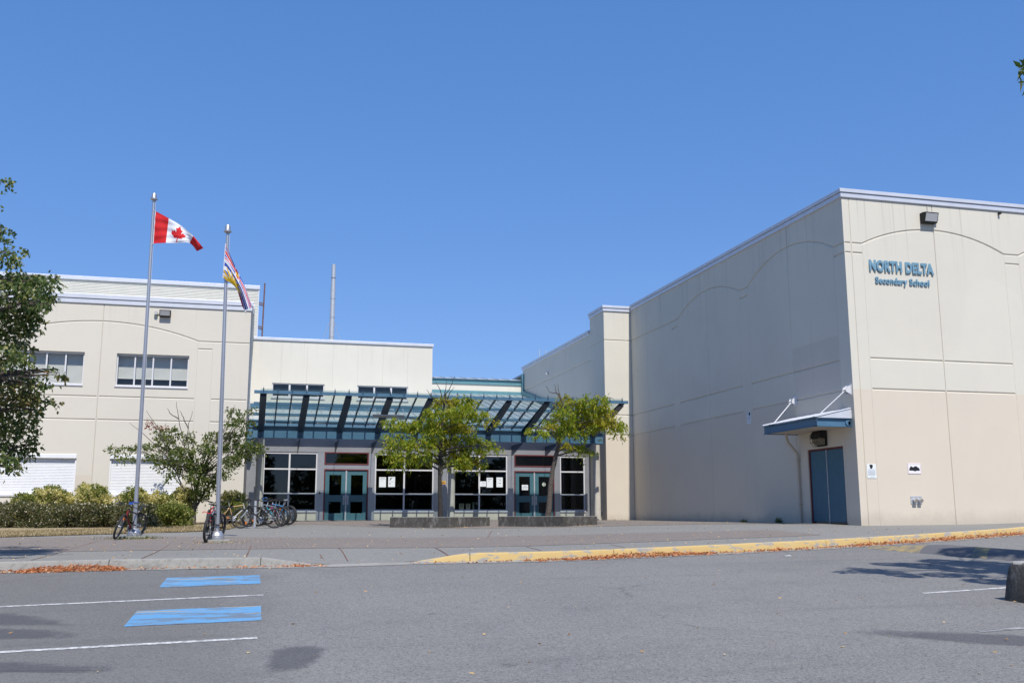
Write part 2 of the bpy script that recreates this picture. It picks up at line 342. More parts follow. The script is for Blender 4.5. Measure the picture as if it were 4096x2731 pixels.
m=mat('speed_bump_asphalt',(.10,.10,.105),.9); g=G(m); sp=g.noise(90,2,.7); c=g.mix(g.ss(sp,.6,.76),(.11,.11,.115),(.26,.26,.26)); g.col(c); g.bump(g.noise(60,4,.7),.4,.015); M['bumpm']=m
m=mat('worn_yellow_marking',(.45,.3,.08),.9); g=G(m); f=g.ss(g.noise(5,8,.75),.40,.60); g.col(g.mix(f,(.34,.25,.10),(.14,.135,.125))); M['yworn']=m
m=mat('dry_lawn',(.28,.21,.12),.95); g=G(m); c=g.mix(g.noise(1.3,5),(.27,.205,.12),(.36,.29,.17)); c=g.mix(g.ss(g.noise(2.2,6),.6,.75),c,(.17,.15,.08)); c=g.mix(g.ss(g.noise(30,3,.7),.55,.7),c,(.44,.37,.24)); g.col(c); g.bump(g.noise(35,5,.7),.8,.04); M['lawn']=m
m=mat('mossy_joint',(.16,.075,.045),.95,0,.3,10); M['joint']=m
M['ground']=mat('far_ground',(.10,.11,.07),.95,0,.3,.1)
# leaves
M['lf_linden']=leafmat('dark_green_leaf',[(0,(.045,.075,.022)),(.3,(.075,.12,.034)),(.6,(.12,.165,.05)),(.8,(.21,.24,.085)),(1,(.38,.35,.15))],.42,.38)
M['lf_linden2']=leafmat('yellowing_leaf',[(0,(.06,.08,.02)),(.4,(.11,.13,.035)),(.8,(.19,.17,.055)),(1,(.17,.08,.03))],.3)
M['lf_locust']=leafmat('locust_leaf',[(0,(.12,.19,.02)),(.35,(.20,.275,.025)),(.7,(.30,.335,.035)),(1,(.44,.37,.05))],.5)
M['lf_gold']=leafmat('golden_locust_leaf',[(0,(.22,.25,.025)),(.5,(.33,.32,.035)),(1,(.45,.36,.06))],.5)
M['lf_maple']=leafmat('maple_leaf_green',[(0,(.06,.095,.024)),(.5,(.105,.145,.035)),(.85,(.18,.205,.06)),(1,(.26,.24,.08))],.45)
M['lf_red']=leafmat('withered_leaf',[(0,(.22,.05,.03)),(1,(.30,.12,.06))],.3)
M['lf_pieris']=leafmat('yellow_green_leaf',[(0,(.24,.24,.07)),(.3,(.46,.44,.15)),(.7,(.66,.60,.28)),(1,(.76,.66,.36))],.4)
M['lf_pierisg']=leafmat('mid_green_leaf',[(0,(.06,.09,.02)),(.45,(.15,.19,.04)),(.8,(.29,.31,.08)),(1,(.45,.41,.15))],.4)
M['lf_hedge']=leafmat('hedge_leaf',[(0,(.05,.06,.02)),(.5,(.085,.10,.032)),(.8,(.14,.135,.05)),(1,(.20,.16,.08))],.35)
M['flower']=leafmat('pale_flower',[(0,(.50,.44,.32)),(1,(.70,.64,.52))],.25)
M['lf_fall']=leafmat('fallen_leaf',[(0,(.34,.10,.04)),(.5,(.50,.19,.08)),(.8,(.60,.30,.15)),(1,(.66,.45,.25))],.2)
M['lf_fall2']=leafmat('dry_fallen_leaf',[(0,(.38,.22,.10)),(.6,(.55,.38,.18)),(1,(.62,.5,.27))],.15)
M['blade']=leafmat('dry_grass_blade',[(0,(.22,.17,.08)),(.6,(.36,.29,.16)),(1,(.46,.39,.24))],.3)
M['bladeg']=leafmat('green_grass_blade',[(0,(.05,.09,.02)),(1,(.14,.18,.05))],.3)
M['wood']=leafmat('far_tree_leaf',[(0,(.02,.035,.012)),(1,(.05,.08,.025))],.2)
def cloth(name,c):
    m=mat(name,c,.8,spec=.2); N=m.node_tree.nodes; L=m.node_tree.links; t=N.new('ShaderNodeBsdfTranslucent'); t.inputs[0].default_value=(*c,1)
    mx=N.new('ShaderNodeMixShader'); mx.inputs[0].default_value=.25; L.new(N['Principled BSDF'].outputs[0],mx.inputs[1]); L.new(t.outputs[0],mx.inputs[2]); L.new(mx.outputs[0],N['Material Output'].inputs[0]); return m
for k,c in dict(f_red=(.62,.025,.03),f_white=(.80,.80,.84),f_blue=(.035,.10,.45),f_gold=(.70,.45,.03),f_brown=(.22,.14,.03)).items(): M[k]=cloth('flag_'+k[2:],c)

# ================================================================== GROUND
KP=[(0,2285.7,.15),(434,2275,.15),(774,2269,.15),(1041.7,2265.5,.15),(1160,2263.8,.08),(1279.7,2262,.012),(1470,2256.5,.012),(1657,2250,.012),(1770,2248,.085),(1880,2246,.15),(2193,2240,.15),(2457,2230,.15),(2800,2215,.155),(3307,2189.8,.16),(3480,2179,.16),(3715,2164,.16),(3919,2149,.16),(4072,2137,.16)]
KX=[(-60,18.3,.15),(-20,18.05,.15)]+[(lambda p:(p.x,p.y,h))(onroad(x,y)) for x,y,h in KP]
KX+=[(21,22.3,.16),(25,24.2,.16),(32,25.5,.16),(60,26,.16)]
def kerbY(X): return pw(X,[(a,b) for a,b,_ in KX])
def kerbH(X): return pw(X,[(a,c) for a,_,c in KX])
def kzt(X): return zroad(X,kerbY(X))+kerbH(X)
def zp(X,Y):
    ky=kerbY(X)+.16; d=(Y-ky)/3.0; b=zpl(X,Y)
    return b if d>=1 else b+(kzt(X)-zpl(X,ky))*(1-sm(d))
def onz(x,y): return hit(x,y,lambda X,Y: zp(X,Y) if Y>kerbY(X) else zroad(X,Y))
def grid(name,xs,lo,hi,n,zf,m,kind=None,parent=None):
    V=[];F=[]
    for x in xs:
        a,b=lo(x),hi(x)
        for j in range(n):
            y=a+(b-a)*j/(n-1); V.append((x,y,zf(x,y)))
    for i in range(len(xs)-1):
        for j in range(n-1): F.append((i*n+j,(i+1)*n+j,(i+1)*n+j+1,i*n+j+1))
    me=bpy.data.meshes.new(name); me.from_pydata(V,[],F); me.materials.append(m); me.polygons.foreach_set('use_smooth',[True]*len(me.polygons))
    o=link(me,name,parent); 
    if kind: o['kind']=kind
    return o
gm=MB(); gm.add([(-900,-900,-4.2),(900,-900,-4.2),(900,900,-4.2),(-900,900,-4.2)],[(0,1,2,3)]); gm.obj('ground',M['ground'])['kind']='structure'
xs=[-70,-50,-30,-20]+[x*.5-14 for x in range(80)]+[28,34,45,60,75]
road=grid('road',xs,lambda x:-60,lambda x:kerbY(x)+.06,60,zroad,M['asphalt'],'structure')
plaza=grid('pavement',xs,lambda x:kerbY(x)+.155,lambda x:max(60,kerbY(x)+20),110,zp,M['pave'],'structure')
f1=[(-70,22.2),(1.6,21.4),(5.7,20.3),(11.4,19.95),(12.6,20.3)]; b1=[(-70,29.6),(-3,29.3),(2,26.9),(7.1,25.2),(10.9,23.2),(12.6,22.5)]
bs=[x*.5-14 for x in range(54)]
grid('brick_paving',bs,lambda x:pw(x,f1),lambda x:pw(x,b1),16,lambda x,y:zp(x,y)+.005,M['brick'],'structure')
f2=[(.6,37.8),(2.7,36.6),(4.4,33.2),(6.3,31.8),(9.7,30.0),(13.2,27.9),(15.0,26.2),(16.15,25.0)]
grid('brick_paving',[x*.5+.7 for x in range(31)],lambda x:pw(x,f2),lambda x:42.9,20,lambda x,y:zp(x,y)+.005,M['brick'],'structure')
# kerbs and gutter
def kerb_run(x0,x1,m,name='kerb'):
    n=max(2,int((x1-x0)/.3)+1); mb=MB(); prof=None; V=[]
    for i in range(n):
        x=x0+(x1-x0)*i/(n-1); y=kerbY(x); e=.05; d=Vector((2*e,kerbY(x+e)-kerbY(x-e))).normalized(); nx,ny=-d.y,d.x
        zr=zroad(x,y); h=kerbH(x); rr=min(.035,h*.6)
        for (o,z) in ((0,zr-.06),(.012,zr+h-rr),(.02,zr+h-rr*.3),(.05,zr+h),(.175,zr+h+.002),(.18,zr-.06)): V.append((x+nx*o,y+ny*o,z))
    F=[]
    for i in range(n-1):
        for k in range(5): F.append((i*6+k,(i+1)*6+k,(i+1)*6+k+1,i*6+k+1))
    F+= [tuple(range(5,-1,-1)),tuple((n-1)*6+k for k in range(6))]
    mb.add(V,F); o=mb.obj(name,m,smooth=True); return tag(o,kind='structure')
kx=[KX[i][0] for i in range(len(KX))]; J=lambda px: onroad(px,2260).x
jg=[-30,-20,-14,-11,-8,-5,KX[2][0]+1.62,KX[5][0]]; jy=[KX[9][0]-.97,KX[11][0],KX[13][0]-0.0,KX[16][0]-.05]
for a,b in zip(jg,jg[1:]): kerb_run(a+.006,b-.006,M['kerb'])
kerb_run(jg[-1]+.006,KX[7][0],M['kerb']); kerb_run(KX[7][0],KX[9][0],M['kerb'])
X0=KX[9][0]; joints=[X0,KX[11][0],KX[13][0],KX[15][0],KX[16][0],KX[18][0],21.5,25,30,40]
for a,b in zip(joints,joints[1:]): kerb_run(a+.006,b-.006,M['ykerb'])
gx=[-60,-30]+[x*.4-14 for x in range(110)]
grid('gutter',gx,lambda x:kerbY(x)-.30,lambda x:kerbY(x)+.02,3,lambda x,y:zroad(x,y)+.006,M['kerb'],'structure')
# painted markings
def quadsheet(name,pts,m,zf,dz,parent,nu=12,nv=6):
    a,b,c,d=[Vector((p[0],p[1])) for p in pts]; V=[];F=[]
    for i in range(nu+1):
        u=i/nu; p0=a.lerp(b,u); p1=d.lerp(c,u)
        for j in range(nv+1):
            q=p0.lerp(p1,j/nv); V.append((q.x,q.y,zf(q.x,q.y)+dz))
    for i in range(nu):
        for j in range(nv): F.append((i*(nv+1)+j,(i+1)*(nv+1)+j,(i+1)*(nv+1)+j+1,i*(nv+1)+j+1))
    me=bpy.data.meshes.new(name); me.from_pydata(V,[],F); me.materials.append(m); return link(me,name,parent)
def stripe(name,p,q,wd,m,parent=None,zf=zroad,dz=.004):
    p=Vector(p[:2]);q=Vector(q[:2]); n=(q-p).normalized(); n=Vector((-n.y,n.x))*wd/2
    return quadsheet(name,[p-n,q-n,q+n,p+n],m,zf,dz,parent,max(2,int((q-p).length/.4)),1)
stripe('parking_line',(-9,12.65),(.24,13.63),.095,M['line'],road); stripe('parking_line',(-8,9.55),(.14,10.22),.10,M['line'],road)
stripe('parking_line',(8.54,11.51),(14,12.35),.09,M['line'],road); stripe('parking_line',(7.07,8.72),(13,9.4),.09,M['lfaint'],road)
quadsheet('accessible_bay_marking',[(-1.14,14.85),(.22,14.98),(.22,16.17),(-1.13,16.13)],M['blue'],zroad,.004,road)
quadsheet('accessible_bay_marking',[(-1.19,11.3),(.19,11.36),(.2,12.56),(-1.18,12.5)],M['blue'],zroad,.004,road)
def blob(name,pts,m,zf,dz,parent,it=3,amp=.03):
    P=[Vector(p) for p in pts]
    for k in range(it):
        Q=[]
        for i in range(len(P)):
            a,b=P[i],P[(i+1)%len(P)]; Q+= [a.lerp(b,.25),a.lerp(b,.75)]
        P=Q
    P=[p+Vector((random.uniform(-amp,amp),random.uniform(-amp,amp))) for p in P]
    c=sum(P,Vector((0,0)))/len(P); n=len(P); V=[];F=[];A=[]; rings=8
    for r in range(rings+1):
        for p in P: q=c.lerp(p,1.12*(1-r/rings)+.0*r); V.append((q.x,q.y,zf(q.x,q.y)+dz)); A.append(min(1,r/rings*2.2))
    for r in range(rings):
        for i in range(n): F.append((r*n+i,r*n+(i+1)%n,(r+1)*n+(i+1)%n,(r+1)*n+i))
    me=bpy.data.meshes.new(name); me.from_pydata(V,[],F); me.materials.append(m); at=me.attributes.new('rim','FLOAT','POINT'); at.data.foreach_set('value',A); return link(me,name,parent)
for pts in ([(-4,13.1),(-2.72,12.97),(-1.62,11.62),(-1.9,11.5),(-4,12.3)],[(-4,11.9),(-1.9,11.43),(-1.37,10.65),(-2.2,10.75),(-4,11.1)],[(-4,9.9),(-2,9.66),(-.89,9.0),(-1.1,8.8),(-1.9,9.1),(-4,9.2)],
            [(.28,9.68),(.77,9.71),(.7,9.2),(.56,8.57),(.18,8.37),(.22,9.1)],[(5.6,9.3),(7.2,8.6),(8.4,7.6),(8.6,6.9),(7.6,7.3),(6.2,8.4)]):
    blob('sealer_patch',pts,M['sealer'],zroad,.003,road)
# joints in the pavement
for a,b in (((678,2178),(565,2235)),((390,2165),(125,2240)),((1003,2184),(985,2226)),((1280,2218),(1301,2248)),((1354,2190),(1392,2244)),((1599.8,2210),(1634.8,2242)),((1740,2190),(1793,2222)),((1967,2123),(1950,2151)),((2105,2186),(2165,2202)),((2440,2178),(2500,2190))):
    stripe('expansion_joint',onz(*a),onz(*b),.018,M['joint'],plaza,zp,.007)
for y0,x0,x1 in ((27.2,1.5,12.0),):
    stripe('expansion_joint',(1.6,27.25),(7.2,25.5),.02,M['joint'],plaza,zp,.007)
# dry lawn in front of the classroom block
fl=[(-40,29.6),(-6.35,29.56),(-3.3,30.94),(-1.55,31.7),(-.75,32.6),(-.40,33.9),(-.24,36.5),(-.2,39.0)]
lx=[-40,-20,-14]+[x*.25-12 for x in range(48)]+[-.1]
grid('lawn',[x for x in lx],lambda x:pw(x,fl) if x<-.25 else 38.5,lambda x:39.2,24,lambda x,y:zp(x,y)+.015+.05*sm((y-pw(x,fl))/1.5)+.02*noise.noise((x*1.3,y*1.3,0)),M['lawn'],'structure')
def zl(x,y): return zp(x,y)+.015+.05*sm((y-pw(x,fl))/1.5)
def blades(name,pts,zf,h,m,wd=.012):
    n=len(pts); V=np.zeros((n,3,3)); 
    for i,(x,y) in enumerate(pts):
        z=zf(x,y); a=random.uniform(0,6.28); q=h*random.uniform(.4,1.1); lx_,ly_=random.uniform(-.6,.6)*q,random.uniform(-.6,.6)*q
        V[i]=[(x-wd*math.cos(a),y-wd*math.sin(a),z),(x+wd*math.cos(a),y+wd*math.sin(a),z),(x+lx_,y+ly_,z+q)]
    return arr_obj(name,V.reshape(-1,3),np.arange(n*3).reshape(-1,3),m)
P=[]
while len(P)<9000:
    x=random.uniform(-9,-.2); y=pw(x,fl)+abs(random.gauss(0,.05) if random.random()<.25 else random.uniform(0,2.6)); P.append((x,y))
tag(blades('dry_grass',P,zl,.07,M['blade'],.014),'short straw coloured dry grass along the hedge foot','grass',kind='stuff')
# speed bump
sb=MB(); n0=[(12.25,18.23),(12.53,16.94),(12.8,15.83),(13.1,15.02),(13.9,12)]; f0=[(12.96,18.66),(13.55,17.76),(13.82,16.75),(14.03,15.93),(14.9,12.6)]
V=[];F=[];ns=24;nk=9
for i in range(ns+1):
    u=i/ns*4; k=min(3,int(u)); t=u-k
    a=Vector(n0[k]).lerp(Vector(n0[k+1]),t); b=Vector(f0[k]).lerp(Vector(f0[k+1]),t)
    for j in range(nk):
        q=a.lerp(b,j/(nk-1)); hh=.14*math.sin(math.pi*j/(nk-1))**.6*min(1,.12+i/9)
        V.append((q.x,q.y,zroad(q.x,q.y)+.002+hh))
for i in range(ns):
    for j in range(nk-1): F.append((i*nk+j,(i+1)*nk+j,(i+1)*nk+j+1,i*nk+j+1))
mats=[]
for i in range(ns):
    for j in range(nk-1): mats.append(1 if (i<5 or (i==5 and j<5) or (i in (12,13) and j<6)) else 0)
bumpo=empty('speed_bump',(12.6,18.4,zroad(12.6,18.4)),'rounded asphalt speed bump with worn yellow paint beside the yellow kerb','speed bump')
me=bpy.data.meshes.new('hump'); me.from_pydata(V,[],F); me.materials.append(M['bumpm']); me.materials.append(M['yworn']); me.polygons.foreach_set('material_index',mats); me.polygons.foreach_set('use_smooth',[True]*len(F)); link(me,'hump',bumpo)
# concrete barrier at the right edge
bz=zroad(9.6,10.4); br=MB(); dv=Vector((.985,.17,0)); pv=Vector((-.17,.985,0)); o0=Vector((9.07,10.42,bz-.02))
prof=[(-.27,0),(-.27,.06),(-.21,.30),(-.16,.44),(-.09,.50),(.09,.50),(.16,.44),(.21,.30),(.27,.06),(.27,0)]
secs=[(0,.55,.0),(.02,.86,.05),(.06,.97,.03),(.14,1,0),(2.4,1,0)]
V=[];F=[]
for (s_,k,dz) in secs:
    for (a,z) in prof: V.append(o0+dv*s_+pv*a*k+Vector((0,0,z*(.93 if s_==0 else (.98 if s_<.05 else 1)))))
n=len(prof)
for i in range(len(secs)-1):
    for k in range(n-1): F.append((i*n+k,(i+1)*n+k,(i+1)*n+k+1,i*n+k+1))
F.append(tuple(range(n))); F.append(tuple((len(secs)-1)*n+k for k in range(n-1,-1,-1)))
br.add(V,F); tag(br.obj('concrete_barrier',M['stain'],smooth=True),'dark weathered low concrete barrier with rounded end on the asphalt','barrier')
#==PART3==
# ================================================================== BUILDINGS
def grooved(name,solid,cutters,mat_,parent):
    """a solid wall with real grooves and recesses cut into it"""
    a=solid.mesh(name); o=bpy.data.objects.new(name,a); COL.objects.link(o)
    bm=bmesh.new(); bm.from_mesh(a); bmesh.ops.recalc_face_normals(bm,faces=bm.faces); bm.to_mesh(a); bm.free()
    cs=[]
    for cset in cutters:
        c=cset.mesh('c'); bm=bmesh.new(); bm.from_mesh(c); bmesh.ops.recalc_face_normals(bm,faces=bm.faces); bm.to_mesh(c); bm.free()
        oc=bpy.data.objects.new('c',c); COL.objects.link(oc); cs.append(oc)
        md=o.modifiers.new('b','BOOLEAN'); md.operation='DIFFERENCE'; md.solver='EXACT'; md.use_self=True; md.object=oc
    dg=bpy.context.evaluated_depsgraph_get(); dg.update(); me=bpy.data.meshes.new_from_object(o.evaluated_get(dg)); me.name=name
    bpy.data.objects.remove(o)
    for oc in cs: bpy.data.objects.remove(oc)
    me.materials.clear(); me.materials.append(mat_); me.polygons.foreach_set('material_index',[0]*len(me.polygons))
    return link(me,name,parent)
def groove(mb,pts,wd,dp,mp):
    """V groove along pts=(u,z) on a wall; mp maps (u,z,d) to space, d into the wall"""
    P=[Vector(p) for p in pts]; n=len(P); V=[];F=[]
    for i,p in enumerate(P):
        d0=(P[i]-P[i-1]).normalized() if i>0 else None; d1=(P[i+1]-P[i]).normalized() if i<n-1 else None
        if d0 is None: d0=d1
        if d1 is None: d1=d0
        nn=Vector((-(d0+d1).y,(d0+d1).x)).normalized(); k=1/max(.4,nn.dot(Vector((-d1.y,d1.x)))); e=.5
        for (s,d) in ((-1-e,-e*dp),(0,dp),(1+e,-e*dp)): 
            q=p+nn*(s*wd/2*k); V.append(mp(q.x,q.y,d))
    for i in range(n-1):
        for k in range(3):
            l=(k+1)%3; F.append((i*3+k,(i+1)*3+k,(i+1)*3+l,i*3+l))
    F+=[(2,1,0),tuple((n-1)*3+k for k in range(3))]
    mb.add(V,F)
def arc(u0,z0,u1,z1,um,zm,n=20):
    """circular arch through both springings and the crown height"""
    c=(u1-u0)/2; h=zm-(z0+z1)/2; r=(c*c+h*h)/(2*h); th=math.asin(c/r); out=[]
    for i in range(n+1):
        a=-th+2*th*i/n; out.append(((u0+u1)/2+r*math.sin(a),(z0+z1)/2+h-r+r*math.cos(a)+0))
    return out
GW,GD=.066,.034     # reveal grooves
JW,JD=.028,.020     # panel joints
# ---- gymnasium block -------------------------------------------------
XR,YR,ZT=16.2,24.273,9.2
gym=empty('gymnasium_building',(30,40,-.2),'tall cream concrete gymnasium block with arched wall grooves and pale metal roof edge','building')
wal=MB(); wal.prism([(XR,YR,-1),(44,YR,-1),(44,YR+.6,-1),(XR+.6,YR+.6,-1),(XR+.6,40.9,-1),(XR,40.9,-1)],(0,0,ZT+1))
fx=lambda u,z,d:(u,YR+d,z); sx_=lambda u,z,d:(XR+d,u,z)
h1,h2,hs=3.545,4.42,7.75; hl=7.465
A=MB();B=MB();C=MB();D=MB()
# front: corner strip, two arched bays
groove(A,[(XR+.02,hs),(16.40,hs)],GW,GD,fx); groove(A,[(XR+.02,hl),(16.40,hl)],GW,GD,fx)
x=16.43
bays=[(16.79,21.62),(22.15,26.98),(27.5,32.3)]
for i,(a,b) in enumerate(bays):
    path=[(x+.03 if i==0 else bays[i-1][1]+.0,hs-.03*0)]
    groove(A,[((16.46) if i==0 else bays[i-1][1],hs)]+arc(a,hs,b,hs,(a+b)/2,8.315),GW,GD,fx)
    groove(B,[((16.46) if i==0 else bays[i-1][1]+.02,hl),(a-.02,hl)],GW,GD,fx)
    mid=(a+b)/2+.02
    for h in (h1,h2):
        groove(B,[(a+.03,h),(mid-.03,h)],GW,GD,fx); groove(B,[(mid+.03,h),(b-.03,h)],GW,GD,fx)
    groove(C,[(mid,-.8),(mid,ZT+.1)],JW,JD*1.3,fx)
    groove(C,[(a,-.8),(a,hs-.03)],.016,.008,fx); groove(C,[(b,-.8),(b,hs-.03)],.016,.008,fx)
groove(C,[(16.43,-.8),(16.43,ZT+.1)],JW,JD,fx)
# side
sb_=[(24.83,30.06),(30.68,35.85),]
groove(A,[(YR+.02,hs),(24.83,hs)]+arc(24.83,hs,30.06,hs,27.4,8.44)[1:]+[(30.68,hs)]+arc(30.68,hs,35.85,hs,33.2,8.34)[1:]+[(39.0,hs),(40.85,hs)],GW,GD,sx_)
groove(B,[(YR+.02,hl),(24.81,hl)],GW,GD,sx_); groove(B,[(30.08,hl),(30.65,hl)],GW,GD,sx_); groove(B,[(35.87,hl),(36.42,hl)],GW,GD,sx_)
for a,b in ((24.86,27.36),(27.42,30.04),(30.70,33.19),(33.25,35.83),(36.45,39.02),(39.08,40.85)):
    for h in (h1,h2): groove(B,[(a,h),(b,h)],GW,GD,sx_)
for y,wd in ((27.39,JW),(33.22,JW),(39.05,JW)): groove(C,[(y,-.8),(y,ZT+.1)],JW,JD,sx_)
for y in (24.83,30.06,30.68,35.85,36.43): groove(C,[(y,-.8),(y,hs-.03)],.016,.008,sx_)
# recess for the door
D.box((XR-.2,24.93,-.9),(XR+.14,26.80,1.99))
grooved('wall',wal,[A,B,C,D],M['gym'],gym)
gb=MB(); gb.box((16.9,24.9,8.3),(43.9,62,8.95)); gb.box((15.2,41.1,8.2),(16.9,62,8.3)); gb.box((16.9,40.95,-1),(43.9,62,8.3)); gb.obj('roof',M['roofm'],gym)
pl=MB(); pl.box((14.92,40.88,-1),(16.19,42.75,ZT)); A=MB();B=MB()
py=lambda u,z,d:(u,40.88+d,z); px_=lambda u,z,d:(14.92+d,u,z)
for h in (h1,h2,7.735): groove(A,[(14.8,h),(16.3,h)],GW,GD,py); groove(B,[(40.8,h),(42.9,h)],GW*.8,GD*.7,px_)
grooved('pilaster',pl,[A,B],M['gym'],gym)
lw=MB(); lw.box((14.925,42.752,-1),(15.5,54.5,8.42)); A=MB();B=MB()
groove(A,[(42.6,7.11),(54.6,7.11)],GW,GD,lambda u,z,d:(14.925+d,u,z))
for y in (46.45,51.66): groove(B,[(y,3),(y,8.6)],JW*1.3,JD,lambda u,z,d:(14.925+d,u,z))
grooved('rear_wall',lw,[A,B],M['gym'],gym)
fa=MB()
def coping(mb,pts,zt,hh,out,n):
    """two tier metal coping; pts=(x,y) along the outer wall face, n outward"""
    pass
# coping: upper tier proud of the lower one
def cope(mb,x0,y0,x1,y1,zt,h=.255,inn=.35):
    for (zb,zt_,p) in ((zt-h,zt-h*.47,.045),(zt-h*.43,zt,.075)):
        mb.box((x0-p,y0-p,zb),(x1+p,y1+p,zt_))
cope(fa,XR,YR,44,YR+.45,9.35); 
for (zb,zt_,p) in ((9.35-.255,9.35-.12,.045),(9.35-.11,9.35,.075)): fa.box((XR-p,YR+.45+p+.001,zb),(XR+.45+p,40.88-p-.001,zt_))
cope(fa,14.92,40.88,16.6,42.75,9.29)
for (zb,zt_,p) in ((8.30,8.40,.045),(8.41,8.52,.075)): fa.box((14.925-p,42.752+.08,zb),(15.5,54.5+p,zt_))
fa.obj('roof_flashing',M['flash'],gym,bev=.008)
gd=MB(); gd.box((XR+.03,24.935,-.3),(XR+.11,24.985,1.985)); gd.box((XR+.03,26.745,-.3),(XR+.11,26.795,1.985)); gd.box((XR+.03,24.985,1.935),(XR+.11,26.745,1.985)); gd.obj('door_frame',M['red'],gym)
for a,b in ((24.992,25.848),(25.882,26.738)):
    q=MB(); q.box((XR+.055,a,-.145 if a<25.5 else -.13),(XR+.10,b,1.928)); q.obj('door',M['gdoor'],gym,bev=.004)
q=MB(); q.box((XR+.035,25.85,-.17),(XR+.09,25.88,1.93)); q.obj('door_astragal',M['galv'],gym)
q=MB(); q.box((XR-.05,24.9,-.30),(XR+.14,26.83,-.178)); q.obj('door_threshold',M['dark'],gym)
dp=MB(); dp.tube([(15.72,27.15,2.50),(15.72,27.15,2.36),(15.78,27.17,2.22),(16.08,27.25,1.95),(16.125,27.27,1.85),(16.125,27.27,-.19)],.042,10)
for z in (1.7,.4): dp.box((16.07,27.215,z),(16.2,27.325,z+.03))
dp.obj('downpipe',mat('downpipe_paint',(.50,.45,.37),.5),gym,smooth=True)
# patchy unpainted strip at a wall lamp conduit
q=MB(); q.tube([(19.06,YR-.008,9.09),(19.06,YR-.008,8.83)],.012,6); q.obj('lamp_conduit',M['conc'],gym)
# ---- door awning
aw=empty('door_awning',(XR,25.9,2.5),'blue steel awning hung on two white rods over the blue double door','awning')
st=MB(); x0,x1,y0,y1=15.09,16.19,24.40,27.34
for (a,b) in (((x0,y0,2.47),(x0+.012,y1,2.72)),): st.box(a,b)
st.box((x0-.05,y0,2.475),(x0,y1,2.487)); st.box((x0-.05,y0,2.70),(x0,y1,2.712))
st.box((x0+.012,y0+.06,2.47),(x1,y0+.072,2.715)); st.box((x0-.05,y0,2.475),(x1,y0+.06,2.487)); st.box((x0-.05,y0,2.702),(x1,y0+.06,2.714))
st.box((x0+.012,y1-.07,2.47),(x1,y1-.058,2.71)); st.obj('frame',M['steel'],aw)
q=MB(); q.lathe([(.0,0),(.085,0),(.085,.02),(0,.02)],(16.09,y0+.03,2.60),16,axis='y'); q.box((16.09,y0+.03,2.53),(16.19,y0+.05,2.63)); q.obj('gusset',M['steel'],aw)
q=MB(); q.box((x0+.012,y0+.075,2.49),(x1,y1-.075,2.50)); q.obj('soffit',mat('soffit_bounce_tan',(.50,.42,.34),.7),aw)  # warm tan of bounced light is put into the soffit colour
q=MB(); q.prism([(x0-.06,y0-.02,2.725),(x1,y0-.02,2.99),(x1,y0-.02,3.0),(x0-.06,y0-.02,2.74)],(0,y1-y0+.04,0))
for k in range(8):
    yy=y0+.02+k*(y1-y0-.05)/7; q.prism([(x0-.06,yy,2.74),(x1,yy,3.0),(x1,yy,3.025),(x0-.06,yy,2.765)],(0,.014,0))
q.obj('roof_panel',M['flash'],aw)
q=MB(); q.prism([(x0-.02,y0-.005,2.716),(x1,y0-.005,2.716),(x1,y0-.005,2.98)],(0,.008,0)); q.obj('end_closure',M['flash'],aw)
for (ya,yb) in ((24.62,24.46),(27.05,27.36)):
    q=MB(); q.tube([(15.20,ya,2.73),(16.10,yb,3.52)],.016,8); q.obj('tie_rod',M['white'],aw)
    q=MB(); q.prism([(16.2,yb-.11,3.38),(16.2,yb-.11,3.66),(16.05,yb-.11,3.58),(16.02,yb-.11,3.46)],(0,.012,0)); q.prism([(16.2,yb+.07,3.38),(16.2,yb+.07,3.66),(16.05,yb+.07,3.58),(16.02,yb+.07,3.46)],(0,.012,0)); q.box((16.185,yb-.13,3.36),(16.2,yb+.11,3.68)); q.box((16.04,yb-.1,3.5),(16.2,yb+.07,3.515)); q.obj('rod_bracket',M['white'],aw)
    q=MB(); q.box((15.12,ya-.05,2.66),(15.28,ya-.04,2.77)); q.box((15.12,ya+.04,2.66),(15.28,ya+.05,2.77)); q.obj('rod_clevis',M['steel'],aw)
# ---- classroom block -------------------------------------------------
blk=empty('classroom_building',(-12,46,-.2),'two storey cream classroom block with white roller shutters and corrugated rooftop cladding','building')
YL=39.0; ly=lambda u,z,d:(u,YL+d,z)
wal=MB(); wal.prism([(-30,YL,-1),(-.2,YL,-1),(-.13,42.95,-1),(-.12,46.0,-1),(-.65,46.0,-1),(-.65,YL+.6,-1),(-30,YL+.6,-1)],(0,0,7.95+1))
A=MB();B=MB();C=MB();D=MB()
# bays: mirrored about the joint at x=-5.51
AR=arc(-8.94,6.605,-2.08,6.605,-5.51,7.22,24)
groove(A,[(-9.55,6.605)]+AR+[(-.21,6.605)],GW,GD,ly); groove(A,[(-19,6.605),(-16.4,6.605)]+arc(-16.4,6.605,-9.55,6.605,-12.97,7.22,24)[1:],GW,GD,ly)
for u0,u1 in ((-2.08,-1.57),(-9.5,-8.96)): groove(B,[(u0,6.315),(u1,6.315)],GW,GD,ly)
for h in (4.414,3.561):
    for u0,u1 in ((-5.47,-2.13),(-8.9,-5.55),(-1.52,-.24),(-12.9,-9.6)): groove(B,[(u0,h),(u1,h)],GW,GD,ly)
for u,wd in ((-5.51,JW*1.2),(-12.97,JW*1.2)): groove(C,[(u,-.8),(u,8.1)],wd,JD*1.2,ly)
for u in (-2.1,-1.55,-8.95,-9.5): groove(C,[(u,-.8),(u,6.57)],.016,.008,ly)
wins=[(-4.945,-2.385,4.83,6.04),(-8.64,-6.06,4.83,6.04)]; shuts=[(-4.945,-2.40,.84,2.29),(-8.62,-6.075,.84,2.29)]
for u0,u1,z0,z1 in wins: D.box((u0,YL-.2,z0),(u1,YL+.46,z1))
